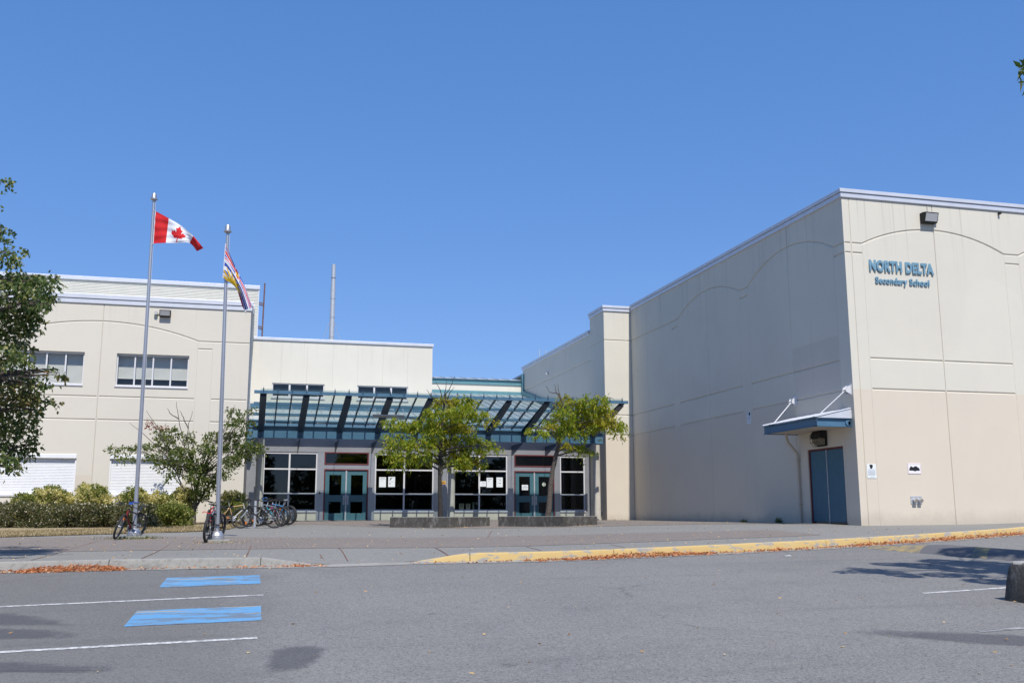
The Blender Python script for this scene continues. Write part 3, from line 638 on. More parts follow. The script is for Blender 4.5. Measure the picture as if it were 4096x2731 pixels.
for u0,u1,z0,z1 in shuts: D.box((u0,YL-.2,z0),(u1,YL+.20,z1))
grooved('wall',wal,[A,B,C,D],M['block'],blk)
for i,(u0,u1,z0,z1) in enumerate(wins):
    fr=MB(); yf=YL+.09; t=.05
    fr.box((u0,yf,z0),(u0+t,yf+.07,z1)); fr.box((u1-t,yf,z0),(u1,yf+.07,z1)); fr.box((u0+t,yf,z1-.07),(u1-t,yf+.07,z1)); fr.box((u0+t,yf,z0),(u1-t,yf+.07,z0+t))
    n=4; mu=[u0+(u1-u0)*k/n for k in (1,2,3)]
    for q_ in mu: fr.box((q_-.028,yf+.002,z0+t),(q_+.028,yf+.068,z1-.07))
    wo=fr.obj('window',M['white'],blk,bev=.004)
    sl_=MB(); sl_.box((u0-.02,YL-.035,z0-.05),(u1+.005,YL+.10,z0-.002)); sl_.box((u0-.01,YL-.01,z0-.075),(u1,YL+.0,z0-.05)); sl_.obj('sill',M['white'],wo,bev=.004)
    g_=MB(); e=[u0]+mu+[u1]
    for a,b in zip(e,e[1:]): g_.add([(a+.03,yf+.035,z0+.03),(b-.03,yf+.035,z0+.03),(b-.03,yf+.035,z1-.05),(a+.03,yf+.035,z1-.05)],[(0,1,2,3)])
    g_.obj('pane',M['glass'],wo)
    bl=MB()
    for k,(a,b) in enumerate(zip(e,e[1:])):
        zb=z0+(.34 if i==0 else .05); z=z1
        while z>zb:
            bl.add([(a+.02,YL+.335,z-.042),(b-.02,YL+.335,z-.042),(b-.02,YL+.352,z),(a+.02,YL+.352,z)],[(0,1,2,3)]); z-=.040
        bl.box((a+.02,YL+.33,zb-.03),(b-.02,YL+.36,zb))
    bl.obj('blind',M['blind'],wo)
    q=MB(); q.add([(u0,YL+.455,z0),(u1,YL+.455,z0),(u1,YL+.455,z1),(u0,YL+.455,z1)],[(0,1,2,3)]); q.obj('dark_backing',M['winback'],wo)  # flat dark sheet added behind the blinds; the unlit room's shade is its colour
for i,(u0,u1,z0,z1) in enumerate(shuts):
    s_=MB(); s_.box((u0,YL-.03,z1-.15),(u1,YL+.17,z1-.0)); sh=s_.obj('roller_shutter',M['shut'],blk,bev=.012)
    s_=MB(); z=z1-.15; V=[];F=[]
    k=0
    while z>z0+.05:
        for (d,dz) in ((.109,0),(.098,-.012),(.098,-.040),(.109,-.052)):
            V+= [(u0+.03,YL+d,z+dz),(u1-.03,YL+d,z+dz)]
        z-=.055
    for q_ in range(len(V)//2-1): F.append((2*q_,2*q_+2,2*q_+3,2*q_+1))
    s_.add(V,F); s_.obj('curtain',M['shut'],sh)
    s_=MB(); s_.box((u0,YL+.03,z0),(u0+.05,YL+.13,z1-.15)); s_.box((u1-.05,YL+.03,z0),(u1,YL+.13,z1-.15)); s_.box((u0+.05,YL+.03,z0),(u1-.05,YL+.12,z0+.05)); s_.obj('guide_rail',M['shut'],sh)
    s_=MB(); s_.box((u0-.01,YL-.04,z0-.06),(u1+.01,YL+.06,z0-.002)); s_.obj('sill',M['white'],sh)
fa=MB()
for (zb,zt_,p) in ((7.875,8.045,.045),(8.055,8.225,.075)):
    fa.box((-30,YL-p,zb),(-.2+p,YL+.5,zt_)); fa.box((-.7,YL+.501,zb),(-.15+p,46.0,zt_))
fa.obj('roof_flashing',M['flash'],blk,bev=.008)
rf=MB(); rf.box((-30,YL+.6,7.0),(-.7,56,7.6)); rf.obj('roof',M['roofm'],blk)
# corrugated plant-room cladding set back on the roof
YP=46.6; cp=MB(); z=7.2; V=[];F=[]; x0,x1=-30,.06; sec=[]
while z<10.55: sec+= [(z,0),(z+.030,0),(z+.038,.013),(z+.062,.013),(z+.070,0)]; z+=.070
for (z_,d) in sec: V+=[(x0,YP-d,z_),(x1,YP-d,z_)]
for i in range(len(sec)-1): F.append((2*i,2*i+1,2*i+3,2*i+2))
cp.add(V,F); cp.add([(x1,YP,7.2),(x1,56,7.2),(x1,56,10.6),(x1,YP,10.6)],[(0,1,2,3)]); cpo=cp.obj('rooftop_cladding',M['corr'],blk)
q=MB(); q.box((-30,YP-.08,10.45),(x1+.05,YP+.3,10.62)); q.box((x1-.02,YP-.045,7.2),(x1+.03,YP+.04,10.45)); q.obj('rooftop_coping',M['flash'],blk,bev=.006)
# ---- entrance hall ----------------------------------------------------
hall=empty('entrance_building',(7,44,-.1),'low entrance hall with metal clad front, big dark windows and cream upper wall','building')
YE=43.0; YU=46.0
uw=MB(); uw.box((-.115,YU,3.9),(8.155,YU+.4,8.0)); A=MB(); D=MB()
for k in range(7): 
    u=1.185+1.1585*k
    if u<8: groove(A,[(u,3.8),(u,8.1)],.014,.010,lambda u,z,d:(u,YU+d,z))
groove(A,[(-.2,5.755),(8.3,5.755)],.012,.006,lambda u,z,d:(u,YU+d,z)) if False else None
uwin=[(.82,3.16),(4.66,7.015)]
for a,b in uwin: D.box((a,YU-.2,5.41),(b,YU+.3,6.04))
grooved('upper_wall',uw,[A,D],M['panel'],hall)
q=MB(); q.box((-.1,YU-.06,7.985),(8.155+.05,YU+.5,8.11)); q.obj('roof_flashing',M['flash'],hall,bev=.006)
q=MB(); q.box((-.1,YU+.4,3.9),(8.15,54,7.7)); q.obj('upper_roof',M['panel'],hall)
for a,b in uwin:
    fr=MB(); yf=YU+.05; z0,z1=5.41,6.04
    fr.box((a,yf,z0),(a+.05,yf+.06,z1)); fr.box((b-.05,yf,z0),(b,yf+.06,z1)); fr.box((a+.05,yf,z1-.05),(b-.05,yf+.06,z1)); fr.box((a+.05,yf,z0),(b-.05,yf+.06,z0+.05))
    for k in (1,2): u=a+(b-a)*k/3; fr.box((u-.04,yf+.002,z0+.05),(u+.04,yf+.058,z1-.05))
    wo=fr.obj('window',M['white'],hall,bev=.004)
    q=MB(); q.box((a-.03,YU-.05,z0-.07),(b+.03,YU+.05,z0-.002)); q.obj('sill',M['white'],wo)
    q=MB(); q.add([(a+.04,yf+.03,z0+.04),(b-.04,yf+.03,z0+.04),(b-.04,yf+.03,z1-.04),(a+.04,yf+.03,z1-.04)],[(0,1,2,3)]); q.obj('pane',M['glassd'],wo)
    q=MB(); q.add([(a,YU+.295,z0),(b,YU+.295,z0),(b,YU+.295,z1),(a,YU+.295,z1)],[(0,1,2,3)]); q.obj('dark_backing',mat('grey_blind',(.16,.17,.19),.8),wo)
# low sloping seamed roof
def zr(y): return 4.05+(y-42.6)*.2373
rf=MB(); 
rf.prism([(-.1,42.6,zr(42.6)),(-.1,45.99,zr(45.99)),(-.1,45.99,zr(45.99)-.1),(-.1,42.6,zr(42.6)-.1)],(8.27,0,0))
rf.prism([(8.17,42.6,zr(42.6)),(8.17,54.4,zr(54.4)),(8.17,54.4,zr(54.4)-.1),(8.17,42.6,zr(42.6)-.1)],(6.74,0,0))
k=0; x=.05
while x<14.85:
    ye=45.98 if x<8.17 else 54.38
    rf.prism([(x,42.6,zr(42.6)+.002),(x,ye,zr(ye)+.002),(x,ye,zr(ye)+.04),(x,42.6,zr(42.6)+.04)],(.02,0,0)); x+=.42
rf.obj('seamed_roof',M['roofm'],hall)
q=MB(); q.box((-.1,42.46,3.70),(14.9,42.58,3.98)); q.box((-.1,42.40,3.96),(14.9,42.59,4.03)); q.obj('gutter',M['steel'],hall,bev=.01)
q=MB(); q.box((-.1,45.93,zr(45.93)+.01),(8.16,45.995,5.08)); q.obj('roof_apron',M['steel'],hall)
# rear clerestory: teal, white, teal and a seamed cap
q=MB(); q.box((8.16,54.42,6.70),(14.9,54.8,7.05)); q.box((8.16,54.40,7.42),(14.9,54.8,7.68)); q.obj('teal_fascia',M['teal'],hall)
q=MB(); q.box((8.16,54.46,7.05),(14.9,54.8,7.42)); q.obj('white_band',M['panel'],hall)
q=MB(); q.prism([(8.16,54.3,7.685),(8.16,56.2,8.02),(8.16,56.2,7.68)],(6.7,0,0)); x=8.5
while x<14.8: q.prism([(x,54.3,7.69),(x,56.2,8.025),(x,56.2,8.06),(x,54.3,7.73)],(.025,0,0)); x+=.62
q.obj('clerestory_roof',M['roofm'],hall)
q=MB(); q.box((14.80,54.2,6.6),(14.92,54.45,8.05)); q.prism([(14.82,43.0,zr(43)+.05),(14.82,54.3,zr(54.3)+.05),(14.82,54.3,zr(54.3)+.30),(14.82,43,zr(43)+.3)],(.10,0,0)); q.obj('wall_flashing',M['teal'],hall)
# front wall pieces (butted)
def panel(u0,u1,z0,z1,m='tread',nm='metal_panel',d=0.0):
    q=MB(); q.box((u0,YE+d,z0),(u1,YE+.15,z1)); return q.obj(nm,M[m],hall)
panel(-.12,.54,-.6,2.74); panel(2.76,3.05,-.6,2.74); panel(4.92,5.195,-.6,2.74); panel(7.745,8.36,-.6,2.74); panel(11.05,11.36,-.6,2.74); panel(13.215,13.49,-.6,2.74); panel(14.665,14.92,-.6,2.74)
panel(-.12,14.92,2.745,3.95); 
for a,b in ((3.05,4.92),(11.36,13.215)): panel(a,b,2.05,2.225)
for a,b in ((.54,2.76),(5.195,7.745),(8.36,11.05),(13.49,14.665)): panel(a,b,-.6,.27,'ent','base_wall',.02)
def hwin(u0,u1,splits):
    z0,z1=.30,2.735; fr=MB(); yf=YE+.03; t=.055
    fr.box((u0,yf,z0),(u0+t,yf+.08,z1)); fr.box((u1-t,yf,z0),(u1,yf+.08,z1)); fr.box((u0+t,yf,z1-.07),(u1-t,yf+.08,z1)); fr.box((u0+t,yf,z0),(u1-t,yf+.08,z0+t))
    for s in splits: fr.box((s-.035,yf+.002,z0+t),(s+.035,yf+.078,z1-.07))
    e=[u0+t]+sum([[s-.035,s+.035] for s in splits],[])+[u1-t]
    for k in range(0,len(e),2):
        for z in (1.01,2.03): fr.box((e[k],yf+.004,z-.03),(e[k+1],yf+.076,z+.03))
    wo=fr.obj('window',M['white'],hall,bev=.004)
    q=MB(); q.box((u0-.02,YE-.03,.262),(u1+.02,YE+.09,.30)); q.box((u0-.01,YE-.01,.22),(u1+.01,YE+.019,.262)); q.obj('sill',M['white'],wo)
    q=MB(); q.add([(u0+.03,YE+.07,.33),(u1-.03,YE+.07,.33),(u1-.03,YE+.07,2.69),(u0+.03,YE+.07,2.69)],[(0,1,2,3)]); q.obj('pane',M['glassd'],wo)
hwin(.54,2.76,[1.61]); hwin(5.195,7.745,[6.46]); hwin(8.36,11.05,[9.78]); hwin(13.49,14.665,[])
def hdoor(u0,u1):
    fr=MB(); t=.055; a=YE-.015; b=YE+.12
    fr.box((u0,a,-.3),(u0+t,b,2.05)); fr.box((u1-t,a,-.3),(u1,b,2.05)); fr.box((u0+t,a,1.995),(u1-t,b,2.05))
    fr.box((u0,a,2.225),(u0+t,b,2.765)); fr.box((u1-t,a,2.225),(u1,b,2.765)); fr.box((u0+t,a,2.225),(u1-t,b,2.28)); fr.box((u0+t,a,2.71),(u1-t,b,2.765))
    fo=fr.obj('door_frame',M['red'],hall,bev=.004)
    q=MB(); q.add([(u0+.04,YE+.06,2.26),(u1-.04,YE+.06,2.26),(u1-.04,YE+.06,2.73),(u0+.04,YE+.06,2.73)],[(0,1,2,3)]); q.obj('transom_pane',M['glassd'],fo)
    mid=(u0+u1)/2
    q=MB(); q.box((mid-.03,YE+.0,-.3),(mid+.03,YE+.09,1.995)); q.obj('mullion',M['galv'],fo)
    for (a_,b_,s) in ((u0+t+.005,mid-.033,1),(mid+.033,u1-t-.005,-1)):
        d=MB(); y0,y1=YE+.025,YE+.07; st=.17
        d.box((a_,y0,-.085),(a_+st,y1,1.99)); d.box((b_-st,y0,-.085),(b_,y1,1.99)); d.box((a_+st,y0,1.80),(b_-st,y1,1.99)); d.box((a_+st,y0,.68),(b_-st,y1,.96)); d.box((a_+st,y0,-.085),(b_-st,y1,.20))
        do=d.obj('door',M['door'],hall,bev=.005)
        q=MB(); q.add([(a_+st,YE+.05,.18),(b_-st,YE+.05,.18),(b_-st,YE+.05,.70),(a_+st,YE+.05,.70)],[(0,1,2,3)]); q.add([(a_+st,YE+.05,.94),(b_-st,YE+.05,.94),(b_-st,YE+.05,1.82),(a_+st,YE+.05,1.82)],[(0,1,2,3)]); q.obj('pane',M['glassd'],do)
        hx=(b_-.05) if s==1 else (a_+.05)
        q=MB(); q.box((hx-.035,YE+.012,.56),(hx+.035,YE+.0255,.95)); q.tube([(hx,YE+.02,.62),(hx,YE-.03,.64),(hx,YE-.03,.76),(hx,YE+.02,.78)],.012,6); q.obj('handle',M['galv'],do)
    q=MB(); q.box((u0,YE-.06,-.3),(u1,YE+.15,-.088)); q.obj('threshold',M['galv'],fo)
hdoor(3.05,4.92); hdoor(11.36,13.215)
# interior shell
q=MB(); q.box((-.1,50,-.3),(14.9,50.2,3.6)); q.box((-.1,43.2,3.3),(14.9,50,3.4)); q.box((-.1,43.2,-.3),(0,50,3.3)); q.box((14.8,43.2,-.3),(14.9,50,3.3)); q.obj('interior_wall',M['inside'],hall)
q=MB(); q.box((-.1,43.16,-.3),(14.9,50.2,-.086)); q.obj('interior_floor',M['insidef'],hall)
M['idoor']=mat('interior_door',(.12,.09,.05),.6)
for a,b in ((5.9,7.0),(2.0,2.9),(12.1,12.9)): q=MB(); q.box((a,49.8,-.08),(b,49.95,2.0)); q.obj('interior_door',M['idoor'],hall)
# columns
for X,Y in ((.39,41.0),(8.25,41.6),(14.52,41.0)):
    z0=zp(X,Y); q=MB(); q.lathe([(.175,z0-.1),(.175,z0+.07),(.15,z0+.14),(.15,3.10),(.0,3.10)],(X,Y,0),28); q.obj('round_column',M['conc'],hall,smooth=True)
q=MB()
for (u,z,a,b) in ((2.87,.99,.03,.09),): q.box((u,YE-.03,z),(u+a*1.4,YE,z+b*1.3))
q.obj('card_reader',M['black'],hall)
q=MB(); q.box((11.13,YE-.035,.78),(11.25,YE,.93)); q.box((11.16,YE-.045,.82),(11.22,YE-.035,.89)); q.obj('door_push_button',M['galv'],hall,bev=.006)
q=MB(); q.box((14.905,41.5,.10),(14.92,41.56,.24)); q.obj('wall_outlet',M['black'],gym)
#==PART4==
# ---- glass canopy -----------------------------------------------------
can=empty('glass_canopy',(7.4,41,3.1),'blue steel and glass entrance canopy tilting up over the doors','canopy')
YB,YF,ZB,ZF=41.0,37.4,3.645,4.50
q=MB(); xa,xb=.06,14.83
q.box((xa,YB-.13,ZB-.022),(xb,YB+.13,ZB)); q.box((xa,YB-.10,3.16),(xb,YB+.10,3.182)); q.box((xa,YB-.008,3.182),(xb,YB+.008,ZB-.022)); q.box((xa-.0,YB-.085,3.182),(xa+.012,YB-.0085,ZB-.022)) if False else None
bo=q.obj('main_beam',M['steel'],can)
RX=[.372+1.5533*i for i in range(10)]
for x in RX: q=MB(); q.box((x-.006,YB-.085,3.182),(x+.006,YB-.009,ZB-.022)); q.obj('stiffener',M['steel'],bo)
sl=(ZF-ZB)/(YB-YF)
def zraf(y): return ZB+(YB-y)*sl
for x in RX:
    q=MB(); yt,yb_=YF-.02,YB+.35
    P0=lambda y,o:(x,y,zraf(y)+o)
    # I-section rafter, tapered at the tip
    for (o0,o1,hw) in ((-.02,0,.12),):
        q.prism([(x-hw,yt,zraf(yt)+o0),(x-hw,yb_,zraf(yb_)+o0),(x-hw,yb_,zraf(yb_)+o1),(x-hw,yt,zraf(yt)+o1)],(2*hw,0,0))
    q.prism([(x-.12,yt+.1,zraf(yt)-.10),(x-.12,yb_,zraf(yb_)-.26),(x-.12,yb_,zraf(yb_)-.24),(x-.12,yt+.1,zraf(yt)-.08)],(.24,0,0))
    q.prism([(x-.006,yt+.02,zraf(yt)-.02),(x-.006,yt+.1,zraf(yt)-.10),(x-.006,yb_,zraf(yb_)-.26),(x-.006,yb_,zraf(yb_)-.02)],(.012,0,0))
    q.obj('rafter',M['steeld'],can)
PY=[37.4,38.62,39.82,40.92]
for i,y in enumerate(PY[:3]):
    z=zraf(y)+.005; q=MB(); q.box((.04,y-.05,z),(14.62,y+.05,z+(.11 if i else .115))); q.obj('purlin',M['steel'],can,bev=.006)
for i in range(9):
    for k in (1,2):
        x=RX[i]+1.5533*k/3; q=MB(); q.prism([(x-.025,YF+.06,zraf(YF)+.03),(x-.025,YB+.05,zraf(YB)+.03),(x-.025,YB+.05,zraf(YB)+.11),(x-.025,YF+.06,zraf(YF)+.11)],(.05,0,0)); q.obj('glazing_bar',M['steeld'],can)
gx_=[.26]+[RX[0]+1.5533*k/3 for k in range(1,27)]+[RX[9]+.05]
q=MB(); 
for a,b in zip(gx_[:1]+gx_[1:],gx_[1:]):
    y0,y1=YF-.12,YB+.12; o=.135
    q.prism([(a+.01,y0,zraf(y0)+o),(a+.01,y1,zraf(y1)+o),(a+.01,y1,zraf(y1)+o+.014),(a+.01,y0,zraf(y0)+o+.014)],(b-a-.02,0,0))
q.obj('glass_panel',M['cglass'],can)
for x in [RX[0]+1.5533*k/3 for k in range(28)]:
    q=MB(); y=YF-.055; q.box((x-.022,y-.012,zraf(YF)+.06),(x+.022,y,zraf(YF)+.19)); q.tube([(x,y-.005,zraf(YF)+.19),(x,y-.005,zraf(YF)+.255)],.009,6); q.obj('glass_clamp',M['steeld'],can)
for x in RX:
    q=MB(); q.prism([(x-.008,YB+.03,3.158),(x-.008,YE-.005,3.158),(x-.008,YE-.005,2.72),(x-.008,YE-.16,2.72)],(.016,0,0)); q.obj('bracket',M['steeld'],can)
q=MB(); q.box((-.19,42.30,3.22),(.055,42.45,3.62)); q.tube([(-.1,42.3,3.2),(-.1,42.3,3.05),(-.02,42.32,2.98),(.03,42.5,2.98)],.06,10); q.obj('drain_box',M['steel'],can)
for (xc,yy) in ((5.2,39.0),(12.27,39.0)):
    lt=empty('strip_light',(xc,yy,zraf(yy)-.2),'white strip light under the left half of the glass canopy' if xc<8 else 'white strip light under the canopy behind the leaning tree','light fixture','strip lights under the canopy')
    z=zraf(yy)-.22; q=MB(); q.prism([(xc-.62,yy-.12,z),(xc-.62,yy+.12,z),(xc-.62,yy+.09,z+.10),(xc-.62,yy-.09,z+.10)],(1.24,0,0)); q.obj('housing',M['conc'],lt,bev=.008)
    q=MB(); q.box((xc-.60,yy-.135,z+.04),(xc+.60,yy-.121,z+.09)); q.obj('diffuser',M['white'],lt)
    for s in (-.4,.4):
        q=MB(); q.tube([(xc+s,yy,z+.1),(xc+s,yy,zraf(yy)+.04)],.012,6); q.obj('hanger',M['galv'],lt)
for (xa_,xb_,lab) in ((4.95,6.15,'white tube light lying on the blue beam near the left strip light'),(11.4,12.75,'white tube light lying on the blue beam below the leaning tree')):
    q=MB(); q.box((xa_,YB-.06,ZB+.004),(xb_,YB+.06,ZB+.07)); tag(q.obj('tube_light',M['white'],bev=.01),lab,'light fixture','tube lights on the canopy beam')
# ---- roof objects
ch=empty('flue_pipe',(3.85,52,8),'tall shiny metal flue pipe rising behind the entrance roof','chimney')
q=MB(); q.lathe([(.105,7.6),(.105,12.0),(.105,12.001),(.085,12.4),(.105,12.55),(.105,13.235),(.09,13.235),(.09,13.0)],(3.86,52,0),20); 
q=MB(); q.lathe([(.125,7.6),(.125,11.9),(.105,12.5),(.105,13.235),(.09,13.235),(.09,13.0)],(3.86,52,0),20); q.obj('pipe',M['galv'],ch,smooth=True)
for z in (9.3,10.35,11.35,12.5):
    q=MB(); q.lathe([(.12,z),(.134,z),(.134,z+.035),(.12,z+.035)],(3.86,52,0),20); q.obj('band',M['alu'],ch)
for dx in (-1.0,1.0):
    q=MB(); q.tube([(3.86+dx*.1,52,10.2),(3.86+dx*.9,52.3,7.9)],.012,5); q.obj('guy_wire',M['galv'],ch)
ms=empty('roof_mast',(.34,50,8),'thin rusty pipe mast beside the corrugated rooftop cladding','mast')
q=MB(); q.tube([(.30,50,7.6),(.34,50,11.55)],.035,8); q.obj('pole',mat('rusty_pipe',(.17,.09,.07),.8,.2,.3,8),ms)
for z in (10.5,9.3):
    q=MB(); q.tube([(.32,50,z),(.08,49.9,z+.05)],.03,6); q.tube([(.32,50,z-.1),(.08,49.9,z-.05)],.03,6); q.obj('standoff',mat('rusty_bracket',(.15,.09,.07),.8,.2,.3,8),ms)
# ---- wall lamps
def wallpack(name,x,y,z,wd,ht,label,nrm=0):
    e=empty(name,(x,y,z),label,'wall lamp','floodlights on the walls')
    if nrm: e.rotation_euler=(0,0,nrm)
    d=.27; q=MB(); w2=wd/2
    q.prism([(-w2,0,-ht*.55),(-w2,0,ht*.5),(-w2,-d*.55,ht*.5),(-w2,-d,ht*.42),(-w2,-d*.62,-ht*.55)],(wd,0,0)); q.obj('housing',M['dark'],e,bev=.012,world=False)
    a=Vector((0,-d,ht*.42)); b=Vector((0,-d*.62,-ht*.55)); nn=Vector((0,-(ht*.97),d*.38)).normalized()*-1
    nn=Vector((0,-1,-.38*d/(ht*.97)*1.0)).normalized()
    p=[a.lerp(b,.1)+nn*.006,a.lerp(b,.86)+nn*.006]; m=w2*.86
    q=MB(); q.add([(-m,p[0].y,p[0].z),(m,p[0].y,p[0].z),(m,p[1].y,p[1].z),(-m,p[1].y,p[1].z)],[(0,1,2,3)]); q.obj('lens',M['lens'],e,world=False)
    return e
e=wallpack('wall_floodlight',19.02,YR,8.66,.46,.30,'dark floodlight above the school lettering on the gymnasium wall')
q=MB(); q.lathe([(0,-.12),(.05,-.12),(.05,-.05),(0,-.05)],(.27,0,-.04),12,axis='y'); q.tube([(.27,-.05,-.04),(.2,-.03,-.02)],.015,6); q.obj('photocell',M['lens'],e,world=False)
e=wallpack('wall_floodlight',-3.33,YL,7.61,.40,.24,'dark floodlight high on the classroom block wall under the roof edge')
q=MB(); q.lathe([(0,-.14),(.065,-.14),(.065,-.04),(0,-.04)],(-.33,0,0),12,axis='y'); q.tube([(-.33,-.06,0),(-.18,-.04,0)],.018,6); q.obj('photocell',M['lens'],e,world=False)
e=empty('caged_door_lamp',(XR,25.95,2.28),'black caged lamp with yellowed lens over the blue double door','wall lamp'); e.rotation_euler=(0,0,-math.pi/2)
q=MB(); q.prism([(-.26,0,-.24),(-.26,0,.22),(-.26,-.16,.22),(-.26,-.25,.10),(-.26,-.25,.0),(-.26,-.05,.0),(-.26,-.05,-.24)],(.52,0,0)); q.obj('housing',M['dark'],e,bev=.02,world=False)
q=MB(); q.prism([(-.22,-.05,-.20),(-.22,-.05,-.002),(-.22,-.23,-.002),(-.22,-.20,-.14),(-.22,-.12,-.20)],(.44,0,0)); q.obj('lens',M['lensd'],e,bev=.02,world=False)
q=MB()
for k in range(5):
    u=-.24+.12*k; q.tube([(u,-.27,.1),(u,-.265,-.12),(u,-.16,-.235),(u,-.02,-.235)],.006,5)
for (y_,z_) in ((-.268,-.02),(-.255,-.13),(-.16,-.24)): q.tube([(-.26,y_,z_),(.26,y_,z_)],.006,5)
q.obj('cage',M['dark'],e,world=False)
e=empty('security_sensor',(21.58,YR,9.03),'small dark sensor under the gymnasium roof edge','sensor')
q=MB(); q.box((21.53,YR-.10,8.98),(21.60,YR-.01,9.05)); q.obj('body',M['dark'],e,bev=.01)
q=MB(); q.tube([(21.58,YR,9.06),(21.58,YR-.06,9.04)],.02,6); q.obj('arm',M['galv'],e)
e=empty('wall_camera',onX(1650+1213*.44643,1450+100*.44643,14.92),'tiny white camera on the shaded rear wall above the leaning tree','camera')
p=Vector(e.location); q=MB(); q.tube([p+Vector((0,0,.02)),p+Vector((-.08,-.02,.03))],.02,6); q.tube([p+Vector((-.05,.05,.06)),p+Vector((-.1,-.15,-.06))],.045,8); q.obj('body',M['white'],e)
for px,py,hh in ((2158,1428,.45),(2183,1421,.3)):
    p=onX(px,py,15.3); q=MB(); q.tube([p,p+Vector((0,0,hh))],.02,6); tag(q.obj('roof_vent_pipe',M['galv']),'taller thin vent pipe above the rear gymnasium wall' if hh>.4 else 'shorter thin vent pipe above the rear gymnasium wall','vent pipe','vent pipes on the roof')
# ---- lettering
def text(body,parent,name,x0,x1,zb,cap,m,y,depth=.06,off=.012):
    cu=bpy.data.curves.new(name,'FONT'); cu.body=body; cu.extrude=depth/2; cu.offset=off; cu.resolution_u=4; cu.space_character=1.08
    o=bpy.data.objects.new(name,cu); COL.objects.link(o); dg=bpy.context.evaluated_depsgraph_get(); dg.update()
    me=bpy.data.meshes.new_from_object(o.evaluated_get(dg)); bpy.data.objects.remove(o); me.name=name
    co_=np.zeros(len(me.vertices)*3); me.vertices.foreach_get('co',co_); co_=co_.reshape(-1,3)
    w_=co_[:,0].max()-co_[:,0].min(); hcap=.73 if cap else 1
    X=x0+(co_[:,0]-co_[:,0].min())*(x1-x0)/w_; Z=zb+(co_[:,1])*cap/.70; Yv=y-co_[:,2]
    me.vertices.foreach_set('co',np.stack([X,Yv,Z],1).ravel()); me.update(); me.materials.clear(); me.materials.append(m)
    bm=bmesh.new(); bm.from_mesh(me); bmesh.ops.recalc_face_normals(bm,faces=bm.faces); bm.to_mesh(me); bm.free()
    return link(me,name,parent)
lt=empty('school_name_lettering',(18.03,YR,6.95),'raised blue NORTH DELTA Secondary School letters on the gymnasium wall','sign')
M['letter']=mat('letter_blue_paint',(.15,.28,.37),.5,0,.05,4)
text('NORTH DELTA',lt,'school_name',16.96,19.10,6.975,.295,M['letter'],YR-.024,.046,.05)
text('Secondary School',lt,'school_type',17.13,18.925,6.61,.175,M['letter'],YR-.020,.038,.036)
# ---- notices
def plate(name,mapf,w_,h_,m,label,cat,group=None,t=.008):
    pass
def ysign(name,x0,x1,z0,z1,y,m,label,cat,lines=(),blobp=None,border=None,group=None,xplane=None):
    e=empty(name,((x0+x1)/2,y,z0),label,cat,group)
    mp=(lambda u,z,d:(u,y-d,z)) if xplane is None else (lambda u,z,d:(xplane-d,x1+x0-u,z))
    if xplane is not None: e.location=(xplane,(x0+x1)/2,z0)
    def bx(u0,u1,a,b,d0,d1,mm,nm):
        q=MB(); q.box(mp(u0,a,d0),mp(u1,b,d1)); return q.obj(nm,mm,e)
    bx(x0,x1,z0,z1,.002,.012,m,'plate')
    if border:
        q=MB()
        for (a,b,c,d) in ((.02,.98,.93,.96),(.02,.98,.04,.07),(.02,.045,.07,.93),(.955,.98,.07,.93)): q.box(mp(x0+(x1-x0)*a,z0+(z1-z0)*c,.012),mp(x0+(x1-x0)*b,z0+(z1-z0)*d,.014))
        q.obj('border',border,e)
    if lines:
        q=MB()
        for (a,b,c,hh) in lines: q.box(mp(x0+(x1-x0)*a,z0+(z1-z0)*c,.012),mp(x0+(x1-x0)*b,z0+(z1-z0)*(c+hh),.0145))
        q.obj('print',M['ink'],e)
    if blobp:
        q=MB(); P=[mp(x0+(x1-x0)*a,z0+(z1-z0)*c,.012) for a,c in blobp]; v=Vector(mp(0,0,.016))-Vector(mp(0,0,.012)); q.prism(P,v); q.obj('black_patch',M['inkb'],e)
    return e
ysign('wall_notice',16.475,16.76,1.058,1.444,YR,M['paper'],'tall white notice with a torn black patch by the gymnasium corner','notice',[(.08,.92,.60,.02),(.1,.9,.5,.018),(.1,.92,.42,.018),(.1,.88,.36,.018),(.1,.92,.28,.018),(.1,.85,.22,.018),(.3,.8,.08,.015)],[(.28,.93),(.42,.97),(.62,.96),(.66,.86),(.6,.74),(.5,.67),(.36,.70),(.33,.84)])
M['pink']=mat('pink_border',(.62,.42,.45),.7); M['card']=mat('white_card',(.76,.75,.78),.7)
ysign('wall_notice',17.775,18.20,1.19,1.482,YR,M['card'],'white framed notice with a black patch above the hose connection','notice',(),[(.10,.32),(.10,.45),(.17,.60),(.22,.75),(.33,.66),(.45,.62),(.50,.72),(.66,.74),(.74,.62),(.84,.58),(.90,.40),(.88,.31),(.62,.30),(.55,.24),(.4,.31)],M['pink'])
ysign('wall_notice',30.19,30.47,3.10,3.505,0,M['paper'],'narrow white notice high on the shaded gymnasium side wall','notice',[(.1,.45,.9,.05),(.1,.5,.82,.02),(.1,.4,.75,.02),(.1,.9,.50,.05),(.1,.8,.40,.02),(.1,.9,.33,.02),(.1,.8,.26,.02),(.1,.9,.12,.02)],[(.5,.68),(.5,.80),(.6,.86),(.62,.97),(.88,.95),(.9,.78),(.75,.66),(.6,.64)],None,None,XR)
e=empty('fire_hose_connection',(17.98,YR,.45),'metal plate with two hose couplings low on the gymnasium wall','fire hose connection')
q=MB(); q.box((17.80,YR-.012,.352),(18.16,YR-.001,.572)); q.obj('plate',M['galv'],e,bev=.004)
for x in (17.90,18.06):
    q=MB(); q.tube([(x,YR-.01,.47),(x,YR-.09,.465),(x,YR-.11,.45)],[.05,.052,.052],14); q.tube([(x,YR-.095,.455),(x,YR-.125,.44)],.063,14); q.obj('coupling',M['chrome'],e,smooth=True)
PYL=YE+.062
